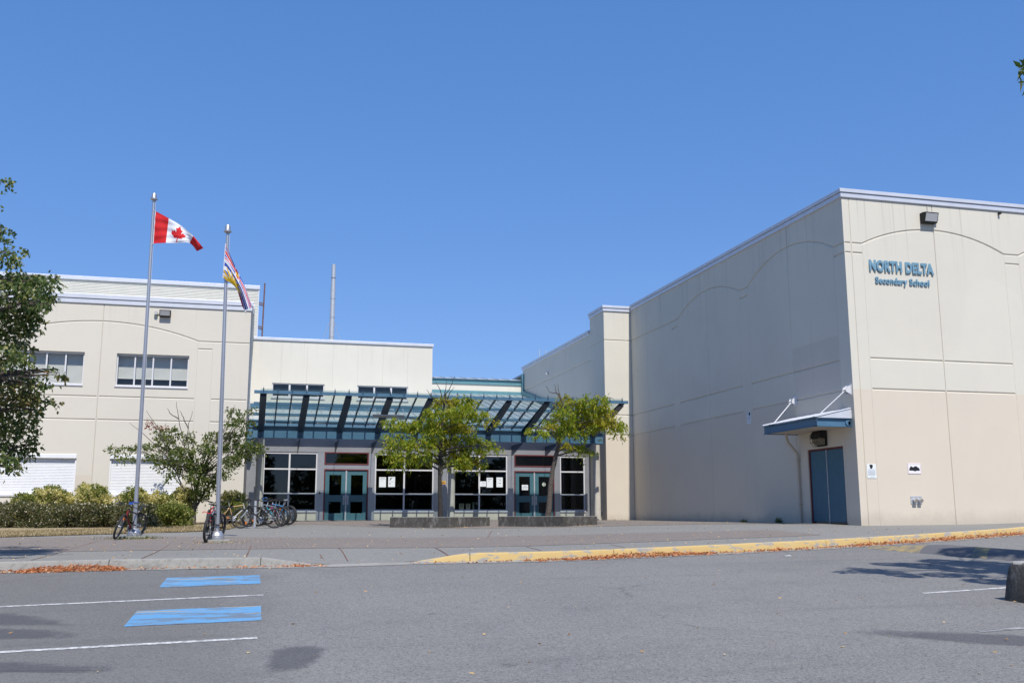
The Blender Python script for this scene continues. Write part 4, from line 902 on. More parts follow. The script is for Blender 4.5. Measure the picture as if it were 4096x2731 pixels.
def poster(x0,x1,z0,z1,label,lines,grp='papers taped inside the windows',y=PYL):
    e=empty('paper_notice',((x0+x1)/2,y,z0),label,'notice',grp)
    q=MB(); q.box((x0,y-.003,z0),(x1,y,z1)); q.obj('sheet',M['paper'],e)
    q=MB()
    for (a,b,c,hh) in lines: q.box((x0+(x1-x0)*a,y-.0045,z0+(z1-z0)*c),(x0+(x1-x0)*b,y-.003,z0+(z1-z0)*(c+hh)))
    q.obj('print',M['ink'],e); return e
def ppx(x,y): p=onY(1480+x*.24235,1850+y*.24235,YE); return p.x,p.z
for (xa,ya,xb,yb,lab,ln) in ((155,235,265,402,'white paper with two headings, left one in the window beside the black trunk',[(.15,.85,.86,.03),(.15,.9,.8,.02),(.2,.4,.62,.03),(.45,.6,.66,.02)]),
    (305,230,415,398,'white paper with form lines, right one in the window beside the black trunk',[(.15,.85,.88,.03),(.15,.3,.68,.05),(.1,.85,.5,.02),(.15,.35,.28,.08)]),
    (1815,305,1920,392,'low wide white paper beside the frame in the window above the bins',[(.3,.6,.72,.05),(.5,.85,.62,.04),(.4,.7,.3,.04)]),
    (1930,245,2034,408,'tall white paper with a heading in the window right of the bins',[(.15,.85,.86,.03),(.15,.8,.80,.02),(.2,.45,.62,.03)]),
    (2092,240,2196,402,'tall white paper with two small boxes nearest the right hand doors',[(.1,.7,.84,.02),(.5,.65,.64,.1),(.1,.7,.42,.02),(.5,.65,.34,.1)])):
    x0,z1=ppx(xa,ya); x1,z0=ppx(xb,yb); poster(x0,x1,z0,z1,lab,ln)
x0,z1=(lambda p:(p.x,p.z))(onY(2000+462*.19133,1780+826*.19133,YE)); x1,z0=(lambda p:(p.x,p.z))(onY(2000+592*.19133,1780+936*.19133,YE))
poster(x0,x1,z0,z1,'small white notice in the upper glass of the right hand entrance doors',[(.3,.75,.70,.06),(.1,.95,.55,.06),(.15,.25,.2,.22),(.35,.9,.28,.06)],None,YE+.045)
p=onY(2000+917*.19133,1780+818*.19133,YE+.045); q=MB(); q.lathe([(0,-.004),(.085,-.004),(.085,0),(0,0)],tuple(p),24,axis='y'); tag(q.obj('round_sticker',mat('pale_green_sticker',(.40,.46,.38),.6,0,.3,30)),'round pale green sticker on the door glass behind the leaning trunk','sticker')
x0,z1=ppx(1150,298); x1,z0=ppx(1246,374)
e=empty('yellow_sign',((x0+x1)/2,YE,z0),'yellow and blue sign on the metal cladding behind the black trunk','sign')
q=MB(); q.box((x0,YE-.012,z0),(x1,YE-.001,z1)); q.obj('plate',mat('sign_yellow',(.62,.36,.05),.5),e)
q=MB(); q.box((x0,YE-.0145,z0),(x1,YE-.012,z0+(z1-z0)*.2)); q.obj('blue_band',mat('sign_blue',(.03,.02,.2),.5),e)
q=MB(); 
for (a,b,c,hh) in ((.1,.9,.5,.12),(.1,.8,.72,.03),(.1,.7,.82,.03),(.15,.85,.36,.04)): q.box((x0+(x1-x0)*a,YE-.0145,z0+(z1-z0)*c),(x0+(x1-x0)*b,YE-.012,z0+(z1-z0)*(c+hh)))
q.obj('print',M['inkb'],e)
# bins inside
for (xa,xb,yt,lab,c) in ((1460,1545,678,'pale bin, leftmost of three inside the window',(.34,.38,.36)),(1575,1650,680,'pale bin with a dark slot, middle of three inside the window',(.36,.38,.38)),(1675,1768,655,'bin with a grey bag liner, rightmost of three inside the window',(.16,.2,.2))):
    a=onY(1480+xa*.24235,1850+700*.24235,43.9); b=onY(1480+xb*.24235,1850+700*.24235,43.9); t=onY(1480+xa*.24235,1850+yt*.24235,43.9)
    cx=(a.x+b.x)/2; w2=(b.x-a.x)/2; e=empty('waste_bin',(cx,43.9,-.08),lab,'bin','bins inside the entrance window')
    q=MB(); h=t.z; V=[];ws=w2*.75
    q.add([(cx-ws,43.9-ws,-.08),(cx+ws,43.9-ws,-.08),(cx+ws,43.9+ws,-.08),(cx-ws,43.9+ws,-.08),(cx-w2,43.9-w2,h),(cx+w2,43.9-w2,h),(cx+w2,43.9+w2,h),(cx-w2,43.9+w2,h)],[(0,3,2,1),(4,5,6,7),(0,1,5,4),(1,2,6,5),(2,3,7,6),(3,0,4,7)])
    q.obj('body',mat('bin_plastic',c,.6),e,bev=.02)
    q=MB(); q.box((cx-w2*1.04,43.9-w2*1.04,h-.03),(cx+w2*1.04,43.9+w2*1.04,h+.02)); q.box((cx-w2*.5,43.9-w2*1.06,h-.12),(cx+w2*.5,43.9-w2*.98,h-.05)); q.obj('lid',mat('bin_lid',tuple(x*.5 for x in c),.6),e)
#==PART5==
# ================================================================== PLANTERS, PLANTS
def uniq(n): return n
def planter(L,C,Rr,label):
    L,C,Rr=[Vector((p.x,p.y)) for p in (L,C,Rr)]; Bk=L+Rr-C; ctr=(L+Rr)/2; zt=.035 if C.x<8 else .05
    e=empty('concrete_planter',(ctr.x,ctr.y,zp(ctr.x,ctr.y)),label,'planter','concrete planters before the entrance')
    o=[L,C,Rr,Bk]; inn=[ctr+(p-ctr)*.86 for p in o]; zb=min(zp(p.x,p.y) for p in o)-.12
    V=[(p.x,p.y,zb) for p in o]+[(p.x,p.y,zt) for p in o]+[(p.x,p.y,zt) for p in inn]+[(p.x,p.y,zt-.10) for p in inn]
    F=[]
    for i in range(4):
        j=(i+1)%4; F+=[(i,j,j+4,i+4),(i+4,j+4,j+8,i+8),(i+8,j+8,j+12,i+12)]
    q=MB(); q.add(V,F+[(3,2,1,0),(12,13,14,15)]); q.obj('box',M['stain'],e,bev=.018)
    n=10; V=[];F=[]
    for i in range(n+1):
        for j in range(n+1):
            p=inn[0].lerp(inn[1],i/n).lerp(inn[3].lerp(inn[2],i/n),j/n); V.append((p.x,p.y,zt-.05+.05*math.sin(math.pi*i/n)*math.sin(math.pi*j/n)+.015*noise.noise((p.x*5,p.y*5,0))))
    for i in range(n):
        for j in range(n): F.append((i*(n+1)+j,(i+1)*(n+1)+j,(i+1)*(n+1)+j+1,i*(n+1)+j+1))
    q=MB(); q.add(V,F); q.obj('soil',M['soil'],e,smooth=True); return ctr,zt
c1,zt1=planter(onz(1558.5,2108.5),onz(1797.3,2110.7),onz(1960,2102.7),'dark weathered concrete planter box under the tree with the straight black trunk')
c2,zt2=planter(onz(1992.4,2105),onz(2254.9,2105.8),onz(2390.2,2098.2),'dark weathered concrete planter box under the leaning speckled trunk')
def leafcards(P,D,Lg,Wd,curl=.25):
    """one bent diamond quad per leaf at points P along directions D"""
    n=len(P); D=D/np.linalg.norm(D,axis=1,keepdims=True); r=rng.normal(size=(n,3)); S=np.cross(D,r); S/=np.linalg.norm(S,axis=1,keepdims=True)
    N_=np.cross(S,D); Lg=np.broadcast_to(Lg,(n,))[:,None]*rng.uniform(.65,1.25,(n,1)); Wd=np.broadcast_to(Wd,(n,))[:,None]*rng.uniform(.7,1.2,(n,1))
    a=P; b=P+D*Lg*.45+S*Wd*.5+N_*Lg*curl*.3; c=P+D*Lg-N_*Lg*curl*.4; d=P+D*Lg*.45-S*Wd*.5+N_*Lg*curl*.3
    V=np.stack([a,b,c,d],1).reshape(-1,3); F=np.arange(n*4).reshape(-1,4); return V,F
def inell(c,r,n,shell=.35):
    u=rng.normal(size=(n,3)); u/=np.linalg.norm(u,axis=1,keepdims=True); k=rng.uniform(shell,1,(n,1))**(1/2.2); return np.array(c)+u*k*np.array(r),u
def crown(name,cl,m,parent,Lg,Wd,droop=-.4,out=.8,dens=1.0,noise_=.6,tuft=None,mid=None,curl=.25):
    """cl: list of (centre, (rx,ry,rz), n)"""
    PP=[];DD=[];MI=[]
    for k,(c,r,n) in enumerate(cl):
        n=max(4,int(n*dens)); 
        if tuft:
            nt_=max(2,n//tuft); p0,u0_=inell(c,r,nt_,.25); i=rng.integers(0,nt_,n); t=rng.uniform(0,1,(n,1)); dirn=u0_*[1,1,.5]+rng.normal(size=(nt_,3))*.5; dirn/=np.linalg.norm(dirn,axis=1,keepdims=True)
            p=p0[i]+dirn[i]*t*Lg*1.8+rng.normal(size=(n,3))*Lg*.22; p[:,2]-= (t[:,0]**2)*Lg*1.1; u=dirn[i]*.5
        else: p,u=inell(c,r,n)
        d=u*out+rng.normal(size=(n,3))*noise_+np.array([0,0,droop]); PP.append(p);DD.append(d)
        MI.append(np.full(len(p),0 if mid is None else mid(k)))
    V,F=leafcards(np.concatenate(PP),np.concatenate(DD),Lg,Wd,curl); return arr_obj(name,V,F,m,parent,np.concatenate(MI) if mid else None)
def bend(a,b,sag=.0,n=6,j=.04):
    a=Vector(a);b=Vector(b); L=(b-a).length; o=[]
    for i in range(n+1):
        t=i/n; p=a.lerp(b,t); p.z+=sag*L*math.sin(math.pi*t); 
        if 0<i<n: p+=Vector((random.uniform(-j,j),random.uniform(-j,j),random.uniform(-j,j)))*L*.6
        o.append(p)
    return o
def limbs(mb,trunk,rads,cl,r0=.03,frac=.75,twigs=3):
    """a limb from the nearest lower trunk point to each cluster, with twigs"""
    for (c,r,n) in cl:
        c=Vector(c); best=None
        for i,p in enumerate(trunk):
            h=c.z-p.z; d=(c-p).length+ (3 if h<.1*(c-p).length else 0)
            if best is None or d<best[0]: best=(d,i)
        p=trunk[best[1]]; q=p.lerp(c,.97); pts=bend(p,q,.06,6,.05); rr=min(rads[best[1]]*.6,r0)
        mb.tube(pts,[rr*(1-.75*i/6) for i in range(7)],6)
        for k in range(twigs):
            e=c+Vector((random.uniform(-1,1)*r[0],random.uniform(-1,1)*r[1],random.uniform(-.6,1)*r[2]))
            mb.tube(bend(pts[3+k%3],e,.04,3,.06),[rr*.3,rr*.22,rr*.16,rr*.08],4)
def pxcl(L,f,D,dj,k,aspect=1.0):
    o=[]
    for (x,y,rx,ry) in L:
        px,py=f(x,y); dd=D+random.uniform(-dj,dj); c=dep(px,py,dd); s=f(1,0)[0]-f(0,0)[0]
        a=rx*s*dd/FPX; b=ry*s*dd/FPX; o.append((tuple(c),(a,(a+b)/2*aspect,b),k*(rx*s)*(ry*s)))
    return o
def path(L,f,D): return [dep(*f(x,y),D) for x,y in L]
f8=lambda x,y:(1500+x*.44643,1500+y*.44643)
# tree with the straight black trunk
D1=tl(c1.x,c1.y)[0]
def fD(D): return D*1.0
def depT(px,py,X,Y):
    """point on the vertical through (X,Y)'s depth plane"""
    d=ray(px,py); n=Vector((sy_,cy_,0)); return d*((X*sy_+Y*cy_)/d.dot(n))
def depW(px,py,t): d=ray(px,py); return d*(t/d.dot(Vector((sy_,cy_,0))))
dep=depW    # from here on distances are level distances along the view
def grow(name,label,t,trunkpx,f,radii,CL,k,m,Lg,Wd,dj,bark,tw=(),droop=-.4,tuft=None,twigs=3,group=None,cat='tree',mid=None,r0=.03,base=None,noise_=.6,curl=.25,aspect=1.0):
    tr=path(trunkpx,f,t); 
    if base is not None: tr[0]=Vector(base)
    e=empty(name,tr[0],label,cat,group); mb=MB()
    P=[];Rd=[]
    for i in range(len(tr)-1):
        for j in range(5): P.append(tr[i].lerp(tr[i+1],j/5)+Vector((random.uniform(-.012,.012),random.uniform(-.012,.012),0)));Rd.append(lerp(radii[i],radii[i+1],j/5))
    P.append(tr[-1]);Rd.append(radii[-1]); mb.tube(P,Rd,10)
    cl=pxcl(CL,f,t,dj,k,aspect); limbs(mb,P,Rd,cl,r0,twigs=twigs)
    for T in tw: 
        pt=path(T,f,t); mb.tube([q for i in range(len(pt)-1) for q in [pt[i].lerp(pt[i+1],j/3)+Vector((random.uniform(-.02,.02),0,random.uniform(-.02,.02))) for j in range(3)]]+[pt[-1]],[.022-.016*i/(3*len(pt)-3) for i in range(3*len(pt)-2)],5)
    mb.obj('trunk',bark,e,smooth=True)
    crown('crown',cl,m,e,Lg,Wd,droop,tuft=tuft,mid=mid,noise_=noise_,curl=curl); return e,cl
CL1=[(640,230,110,55),(800,225,110,45),(560,330,120,55),(780,320,150,65),(930,360,95,38),(1050,410,50,20),(170,395,80,24),(270,460,135,42),(450,430,120,60),(640,440,140,70),(760,470,110,50),(150,550,85,26),(230,620,140,42),(110,672,80,24),(420,600,140,55),(600,590,110,50),(800,560,120,42),(930,580,105,34),(1050,640,75,24),(870,670,120,40),(700,680,110,45),(280,730,125,40),(420,700,90,42),(600,770,85,42),(760,760,100,40),(850,770,85,38),(980,785,35,26),(195,790,38,24),(520,500,90,45),(700,380,80,40)]
grow('locust_tree','feathery yellow green tree with straight black trunk in the planter left of the other',D1,[(580,1250),(582,1100),(580,850),(590,650),(600,450),(620,250)],f8,[.10,.07,.062,.055,.042,.028],[(x,y,a*.86,b*.66) for x,y,a,b in CL1],.66,[M['lf_locust'],M['lf_gold']],.14,.045,1.1,M['barkd'],
    tw=([(620,260),(640,160),(690,70),(712,8)],[(620,280),(630,150),(640,40)],[(610,260),(590,140),(545,65)],[(600,290),(500,190),(462,128)],[(640,250),(670,160),(710,105)]),droop=-.75,tuft=9,group='trees in the entrance planters',mid=lambda k:0 if k%5 else 1,base=(c1.x,c1.y,zt1-.08),r0=.035,noise_=.45)
CL2=[(1690,230,65,55),(1780,265,80,50),(1880,240,100,50),(2010,225,100,42),(2065,300,55,55),(1700,340,85,50),(1830,340,100,50),(1750,420,100,50),(1880,420,95,60),(1560,410,85,28),(1440,480,75,26),(1480,520,55,24),(1610,460,70,32),(1720,510,62,42),(1850,490,80,36),(1960,400,85,42),(2060,400,90,42),(2160,430,85,45),(2205,470,52,36),(1995,460,65,32),(1720,620,45,20),(1800,650,75,26),(1900,690,65,22),(1930,300,80,40)]
D2=tl(c2.x,c2.y)[0]
grow('locust_tree','feathery yellow green tree with a leaning speckled grey trunk in the right planter',D2,[(1555,1242),(1570,1050),(1590,850),(1640,640),(1665,500),(1680,380),(1685,250)],f8,[.105,.082,.078,.068,.055,.04,.028],[(x,y,a*.84,b*.68) for x,y,a,b in CL2],.66,[M['lf_locust'],M['lf_gold']],.14,.045,.9,M['bark'],
    tw=([(1680,250),(1655,170),(1640,80)],[(1680,250),(1640,165),(1560,150),(1530,98)],[(1665,210),(1620,150),(1608,78)],[(2030,230),(2090,200),(2140,215)]),droop=-.75,tuft=9,group='trees in the entrance planters',mid=lambda k:0 if k%4 else 1,base=(c2.x,c2.y,zt2-.08),r0=.035,noise_=.45)
# small maple in front of the classroom block
f2z=lambda x,y:(x*.44643,1400+y*.44643)
mb_=onz(776,2104); DM=tl(mb_.x,mb_.y)[0]
CLM=[(1000,870,38,14),(1110,880,75,18),(1130,960,62,20),(1370,850,36,24),(1430,740,40,34),(1480,800,62,36),(1560,740,42,34),(1700,780,34,48),(1560,880,80,38),(1640,930,95,48),(1380,960,62,30),(1490,1010,72,34),(1660,1040,95,44),(1780,1020,80,48),(1860,880,72,48),(1900,780,62,36),(2090,560,52,30),(2060,640,42,26),(2180,640,80,30),(2040,780,72,40),(2150,740,72,32),(2080,870,90,40),(2220,860,95,38),(2310,880,42,36),(2150,960,80,32),(2060,1010,80,34),(1760,1140,72,48),(1840,1200,80,50),(1900,1100,72,48),(2020,1090,52,26),(2255,550,26,24),(1260,870,50,20),(1540,1110,36,24),(1790,1280,60,50)]
e,cl=grow('maple_tree','small multi stemmed green tree with bare top twigs before the roller shutter',DM,[(1738,1576),(1735,1480),(1745,1400),(1765,1250),(1790,1120)],f2z,[.085,.075,.065,.055,.04],CLM,.50,[M['lf_maple']],.11,.06,.8,M['bark'],
    tw=([(1745,1400),(1660,900),(1590,560),(1582,460)],[(1745,1430),(1500,950),(1300,760),(1160,650)],[(1720,1440),(1600,1150),(1480,850),(1340,620)],[(1760,1380),(1680,800),(1690,660),(1725,545)],[(1765,1400),(1930,1100),(2010,750),(2105,490)],[(1765,1400),(1980,1000),(2170,760),(2255,530)],[(1740,1420),(1560,1060),(1420,700),(1310,540)],[(1735,1450),(1640,1250),(1540,1100),(1400,950),(1250,850)],[(1600,620),(1520,560),(1500,520)],[(1690,700),(1640,600),(1610,540)],[(1760,1390),(1880,1180),(2060,1000),(2300,880)]),droop=-.35,tuft=6,base=(mb_.x,mb_.y,mb_.z),r0=.028,twigs=2)
clr=pxcl([(1350,680,46,28),(1420,690,34,20),(1480,690,36,22),(1512,715,18,14),(1335,650,20,40),(1385,900,14,10)],f2z,DM,.3,.16)
crown('withered_leaves',clr,[M['lf_red']],e,.09,.05,-.5)
# large tree at the left edge, its trunk outside the frame
f7=lambda x,y:(x*.8287,650+y*.8291)
CLL=[(18,95,36,13),(-5,180,18,12),(12,345,46,24),(20,310,20,14),(70,430,45,13),(15,455,60,24),(30,560,110,32),(150,570,85,24),(222,560,42,18),(255,590,32,11),(80,630,130,50),(180,645,62,40),(222,680,30,12),(60,720,110,50),(140,735,52,42),(60,800,100,34),(140,805,30,11),(40,860,90,24),(125,880,26,9),(30,930,100,40),(108,945,36,15),(40,1020,110,34),(130,1060,70,24),(190,1060,44,20),(240,1022,44,9),(272,1008,20,8),(60,1120,120,34),(180,1140,62,15),(240,1150,34,9),(70,1200,120,34),(170,1195,26,9),(60,1270,100,34),(150,1275,26,9),(50,1340,100,34),(150,1358,34,13),(85,1410,62,24),(15,1440,62,30),(58,1470,20,12)]
for i in range(46):
    y=random.uniform(60,1430); s=1 if y>480 else .5; CLL.append((random.uniform(-620,-60)*s-(60 if y>480 else 130),y,random.uniform(70,130)*s,random.uniform(35,60)))
DT=17.4; tb=depW(-300,2150,DT); tz=zp(tb.x,tb.y)
grow('linden_tree','big dark green tree reaching in from the left edge of the picture',DT,[(-362,1800),(-362,1500),(-365,900),(-368,400),(-368,120)],f7,[.17,.14,.11,.07,.03],CLL,.18,[M['lf_linden'],M['lf_linden2']],.080,.055,1.1,M['bark'],droop=-.7,mid=lambda k:1 if (17<=k<=35 and k%2==0) else 0,base=(tb.x,tb.y,tz-.05),r0=.05,twigs=4,tuft=5,aspect=1.3)
# tree at the right whose shadow falls on the asphalt; only a branch tip is in view
tt=12.2; lt_=9.6; tX=lambda t,l:(t*sy_+l*cy_, t*cy_-l*sy_)
te=empty('shade_tree',(*tX(tt,lt_),zroad(*tX(tt,lt_))),'leafy branch hanging in from the right edge high in the sky','tree')
tk=MB(); bx_,by_=tX(tt,lt_); bz_=zroad(bx_,by_); P=[Vector((bx_,by_,bz_-.1)),Vector((bx_+.05,by_,bz_+1.2)),Vector((bx_+.02,by_+.1,bz_+2.6)),Vector((bx_,by_,bz_+5.5)),Vector((bx_-.1,by_,bz_+8.2))]
PP=[P[i].lerp(P[i+1],j/5) for i in range(4) for j in range(5)]+[P[-1]]; RR=[.16-.12*i/20 for i in range(21)]; tk.tube(PP,RR,10)
cl=[]
def shade(px,py,rx,ry,h):
    """cluster whose shadow lands on the asphalt at the pixel"""
    h+=1.5
    g=onroad(px,py); c=g+SUN*(h/SUN.z)
    if 2048+FPX*c.dot(RT)/c.dot(FW)-rx*1.5<4110: return
    t=tl(g.x,g.y)[0]; a=rx*t/FPX; cl.append((tuple(c),(a,ry,.35),1500*a*ry*4))
for (x,y,rx,ry,h) in ((3470,2279,36,.32,5.6),(3600,2298,46,.30,5.4),(3560,2256,60,.20,6.2),(3690,2262,90,.5,6.4),(3800,2248,90,.6,6.6),(3900,2260,90,.6,6.2),(3850,2280,70,.35,5.8),(4000,2258,90,.7,6.4),(3760,2299,60,.22,5.2),(3870,2300,60,.2,5.4),(3960,2325,80,.3,5.2),(4060,2330,60,.35,5.2),(4070,2290,70,.6,5.8),(4150,2300,90,.8,6.0),(4250,2280,120,1.0,6.2),(4200,2240,120,1.0,6.8),(4350,2300,120,1.0,6.0),(4100,2225,80,.6,7.0),(3950,2225,60,.5,7.1),(3840,2222,40,.4,7.2)): shade(x,y,rx,ry,h)
tip=depW(4106,285,11.6); cl+= [(tuple(tip),(.05,.15,.09),34),(tuple(depW(4190,305,11.7)),(.20,.3,.14),120),(tuple(depW(4290,330,11.8)),(.3,.4,.2),200)]
print('shade clusters',len(cl),[round(2048+FPX*Vector(c).dot(RT)/Vector(c).dot(FW)) for c,r,n in cl]); limbs(tk,PP,RR,cl,.045,twigs=2); tk.obj('trunk',M['bark'],te,smooth=True); crown('crown',cl,[M['lf_maple']],te,.15,.05,-.7,dens=1.0,noise_=.5)
# shrubs and hedge before the classroom block
def shrub(name,label,CL,t,k,m,Lg,Wd,group,dj=.5,mid=None):
    cl=pxcl(CL,f2z,t,dj,k,1.0); c=Vector(cl[0][0]); e=empty(name,(c.x,c.y,zl(c.x,c.y)),label,'shrub',group)
    mb=MB(); base=Vector((c.x,c.y,zl(c.x,c.y)-.03))
    for (cc,r,n) in cl:
        for s in range(3): mb.tube(bend(base+Vector((random.uniform(-.15,.15),random.uniform(-.1,.1),0)),Vector(cc)+Vector((random.uniform(-1,1)*r[0]*.6,random.uniform(-1,1)*r[1]*.6,random.uniform(-.3,.6)*r[2])),.02,4,.04),[.018,.014,.01,.007,.004],5)
    mb.obj('stems',M['barkd'],e); crown('foliage',cl,m,e,Lg,Wd,.25,1.0,mid=mid,noise_=.55,tuft=7); return e
GP='rounded shrubs behind the low hedge'
def lobes(x,y,rx,ry,n=6,down=1560):
    o=[(x,y,rx*.62,ry*.62)]
    for i in range(n): a=random.uniform(0,6.28); o.append((x+math.cos(a)*rx*.5,y+math.sin(a)*ry*.35+ry*.25,rx*random.uniform(.35,.5),ry*random.uniform(.35,.5)))
    for i in range(3): o.append((x+(i-1)*rx*.5,min(down,y+ry*1.1),rx*.45,ry*.6))
    return o
YLf=[M['lf_pieris'],M['lf_pierisg']]
for (nm,lab,x,y,rx,ry,t,md) in (
  ('shrub','small pale yellow shrub at the far left before the roller shutter',205,1335,125,88,34.0,0),
  ('shrub','wide rounded yellow green shrub with bronze top before the left roller shutter',455,1295,215,112,34.2,0),
  ('shrub','narrow yellow shrub sprig between the two roller shutters',740,1235,42,55,34.6,0),
  ('shrub','bright yellow green shrub just left of the second roller shutter',845,1285,160,112,34.3,0),
  ('shrub','yellow green shrub behind the left flagpole',1195,1300,140,98,34.0,0),
  ('shrub','mid green shrub left of the small multi stemmed tree',1430,1330,115,90,34.6,1),
  ('shrub','large yellow green shrub reaching the dry grass left of the tree stems',1560,1430,160,110,33.0,1),
  ('shrub','dark green shrub hugging the stems of the small tree',1650,1290,90,100,35.2,1),
  ('shrub','yellow green shrub behind the bicycles beside the metal cladding',2085,1320,125,95,35.6,1)):
    shrub(nm,lab,lobes(x,y,rx,ry),t,1.0,YLf,.085,.045,GP,.45,mid=(lambda k,md=md:(1 if (k+md)%5==0 else 0) if md==0 else (0 if k%4==0 else 1)))
hc=[]
x=-120
while x<1390:
    for y in (1408,1455,1505,1548): hc.append((x+random.uniform(-20,20),y+random.uniform(-16,16),random.uniform(55,80),random.uniform(30,42)))
    x+=48
cl=pxcl(hc,f2z,32.6,.7,.50,1.2); he=empty('hedge',(-4.5,33.4,zl(-4.5,33.4)),'low dark green hedge dotted with pale flowers along the dry grass','hedge')
crown('foliage',cl,[M['lf_hedge']],he,.075,.035,.15,1.0,tuft=7); 
crown('flowers',[(c,(r[0],r[1],r[2]),n*.10) for c,r,n in cl],[M['flower']],he,.05,.045,.2,1.0)
mb=MB()
for (c,r,n) in cl[::2]:
    c=Vector(c); mb.tube(bend((c.x,c.y,zl(c.x,c.y)-.03),c,.02,3,.05),[.015,.012,.008,.005],5)
mb.obj('stems',M['barkd'],he)
#==PART6==
# ================================================================== FLAGPOLES, FLAGS
def pole(px,py,topx,topy,label,tuftg):
    b=onz(px,py); d=ray(topx,topy); k=(b.x*sy_+b.y*cy_)/d.dot(Vector((sy_,cy_,0))); T=d*k
    e=empty('flagpole',b,label,'flagpole','flagpoles'); zb=b.z
    q=MB(); q.prism([(b.x-.31,b.y-.31,zb-.05),(b.x+.31,b.y-.31,zb-.05),(b.x+.31,b.y+.31,zb-.05),(b.x-.31,b.y+.31,zb-.05)],(0,0,.115)); q.obj('footing',M['kerb'],e,bev=.01)
    z=zb+.066; q=MB(); q.lathe([(.178,z),(.178,z+.055),(.168,z+.06),(.172,z+.085),(.165,z+.105),(.150,z+.125),(.146,z+.130),(.128,z+.165),(.095,z+.195),(.056,z+.20)],(b.x,b.y,0),32); q.obj('base_dome',M['alu'],e,smooth=True)
    q=MB(); a=Vector((b.x,b.y,z+.1)); q.tube([a.lerp(T,i/10) for i in range(11)],[.056-.020*i/10 for i in range(11)],16); q.obj('shaft',M['alu'],e,smooth=True)
    q=MB(); t=T.z; q.lathe([(.03,t-.05),(.095,t-.01),(.098,t+.012),(.075,t+.02),(.062,t+.155),(.056,t+.165),(0,t+.165)],(T.x,T.y,0),20); q.obj('finial',M['alu'],e,smooth=True)
    # cleat and halyard
    cz=a.lerp(T,.16); q=MB(); q.box((cz.x+.03,cz.y-.06,cz.z-.02),(cz.x+.05,cz.y-.02,cz.z+.1)); q.obj('cleat',M['alu'],e)
    q=MB(); q.tube([cz+Vector((.06,-.04,0)),a.lerp(T,.6)+Vector((.055,-.02,0)),T+Vector((.05,-.02,-.05))],.004,5); q.obj('halyard',M['white'],e)
    return e,a,T
p1,a1,T1=pole(535.5,2153,616,798,'left flagpole, aluminium, with the red and white flag',1)
p2,a2,T2=pole(866,2168,910.5,927,'right flagpole, aluminium, with the striped sun flag',0)
fe=lambda x,y:(550+x*.35088,750+y*.35088)
def inpoly(px,py,P):
    c=False; n=len(P); j=n-1
    for i in range(n):
        if (P[i][1]>py)!=(P[j][1]>py) and px<(P[j][0]-P[i][0])*(py-P[i][1])/(P[j][1]-P[i][1])+P[i][0]: c=not c
        j=i
    return c
LEAFH=[(0,1.0),(.07,.80),(.16,.70),(.22,.73),(.17,.36),(.30,.52),(.36,.40),(.50,.43),(.45,.27),(.52,.20),(.28,.0),(.31,-.10),(.03,-.06),(.03,-.42)]
LEAF=[(x,y) for x,y in LEAFH]+[(-x,y) for x,y in LEAFH[::-1][:-1]]
def flagmesh(name,top,bot,t,nu,nv,colf,mats,label,depthf,extra=None):
    """cloth between an upper and a lower edge curve (pixels of the photo's flag at level distance t), rippled in depth"""
    def crv(P,u):
        s=u*(len(P)-1); i=min(len(P)-2,int(s)); f=s-i; p0=P[max(i-1,0)];p1=P[i];p2=P[i+1];p3=P[min(i+2,len(P)-1)]
        return [.5*((2*p1[k])+(-p0[k]+p2[k])*f+(2*p0[k]-5*p1[k]+4*p2[k]-p3[k])*f*f+(-p0[k]+3*p1[k]-3*p2[k]+p3[k])*f**3) for k in (0,1)]
    V=[];F=[];MI=[]
    for i in range(nu+1):
        u=i/nu; A=crv(top,u);B=crv(bot,u)
        for j in range(nv+1):
            v=j/nv; x=lerp(A[0],B[0],v); y=lerp(A[1],B[1],v); V.append(tuple(depW(*fe(x,y),t+depthf(u,v))))
    for i in range(nu):
        for j in range(nv):
            F.append((i*(nv+1)+j,(i+1)*(nv+1)+j,(i+1)*(nv+1)+j+1,i*(nv+1)+j+1)); MI.append(colf((i+.5)/nu,(j+.5)/nv))
    me=bpy.data.meshes.new('cloth'); me.from_pydata(V,[],F)
    for m in mats: me.materials.append(m)
    me.polygons.foreach_set('material_index',MI); me.polygons.foreach_set('use_smooth',[True]*len(F))
    e=empty(name,V[0],label,'flag'); link(me,'cloth',e); return e,V
FM=[M['f_white'],M['f_red'],M['f_blue'],M['f_gold'],M['f_brown']]
def canada(u,v):
    if u<.27 or u>.76: return 1
    x=(u-.5)*2/.58; y=.28-(v-.5)/.46*.72
    return 1 if inpoly(x,y,LEAF) else 0
def dep_can(u,v): return .10*math.sin(6.5*u+1.6*v)*u+.04*math.sin(15*u-5*v)*u**.5+.010*math.sin(22*v+9*u)*(1-u)-.16*sm((u-.82)/.18)*(1-v)
tf1=T1.x*sy_+T1.y*cy_
ef,V=flagmesh('red_white_flag',[(205,270),(345,345),(490,432),(628,545),(752,692)],[(178,640),(312,632),(440,636),(590,632),(678,727)],tf1-.02,96,56,canada,FM,'red and white maple leaf flag flying to the right','' and None or dep_can)
q=MB(); q.tube([V[0],V[56]],.012,6); q.obj('hoist_band',M['f_white'],ef)
q=MB(); q.tube([Vector(V[0])+Vector((-.05,0,.02)),V[0]],.012,6); q.tube([Vector(V[56])+Vector((-.05,0,-.05)),V[56]],.012,6); q.obj('clip',M['galv'],ef)
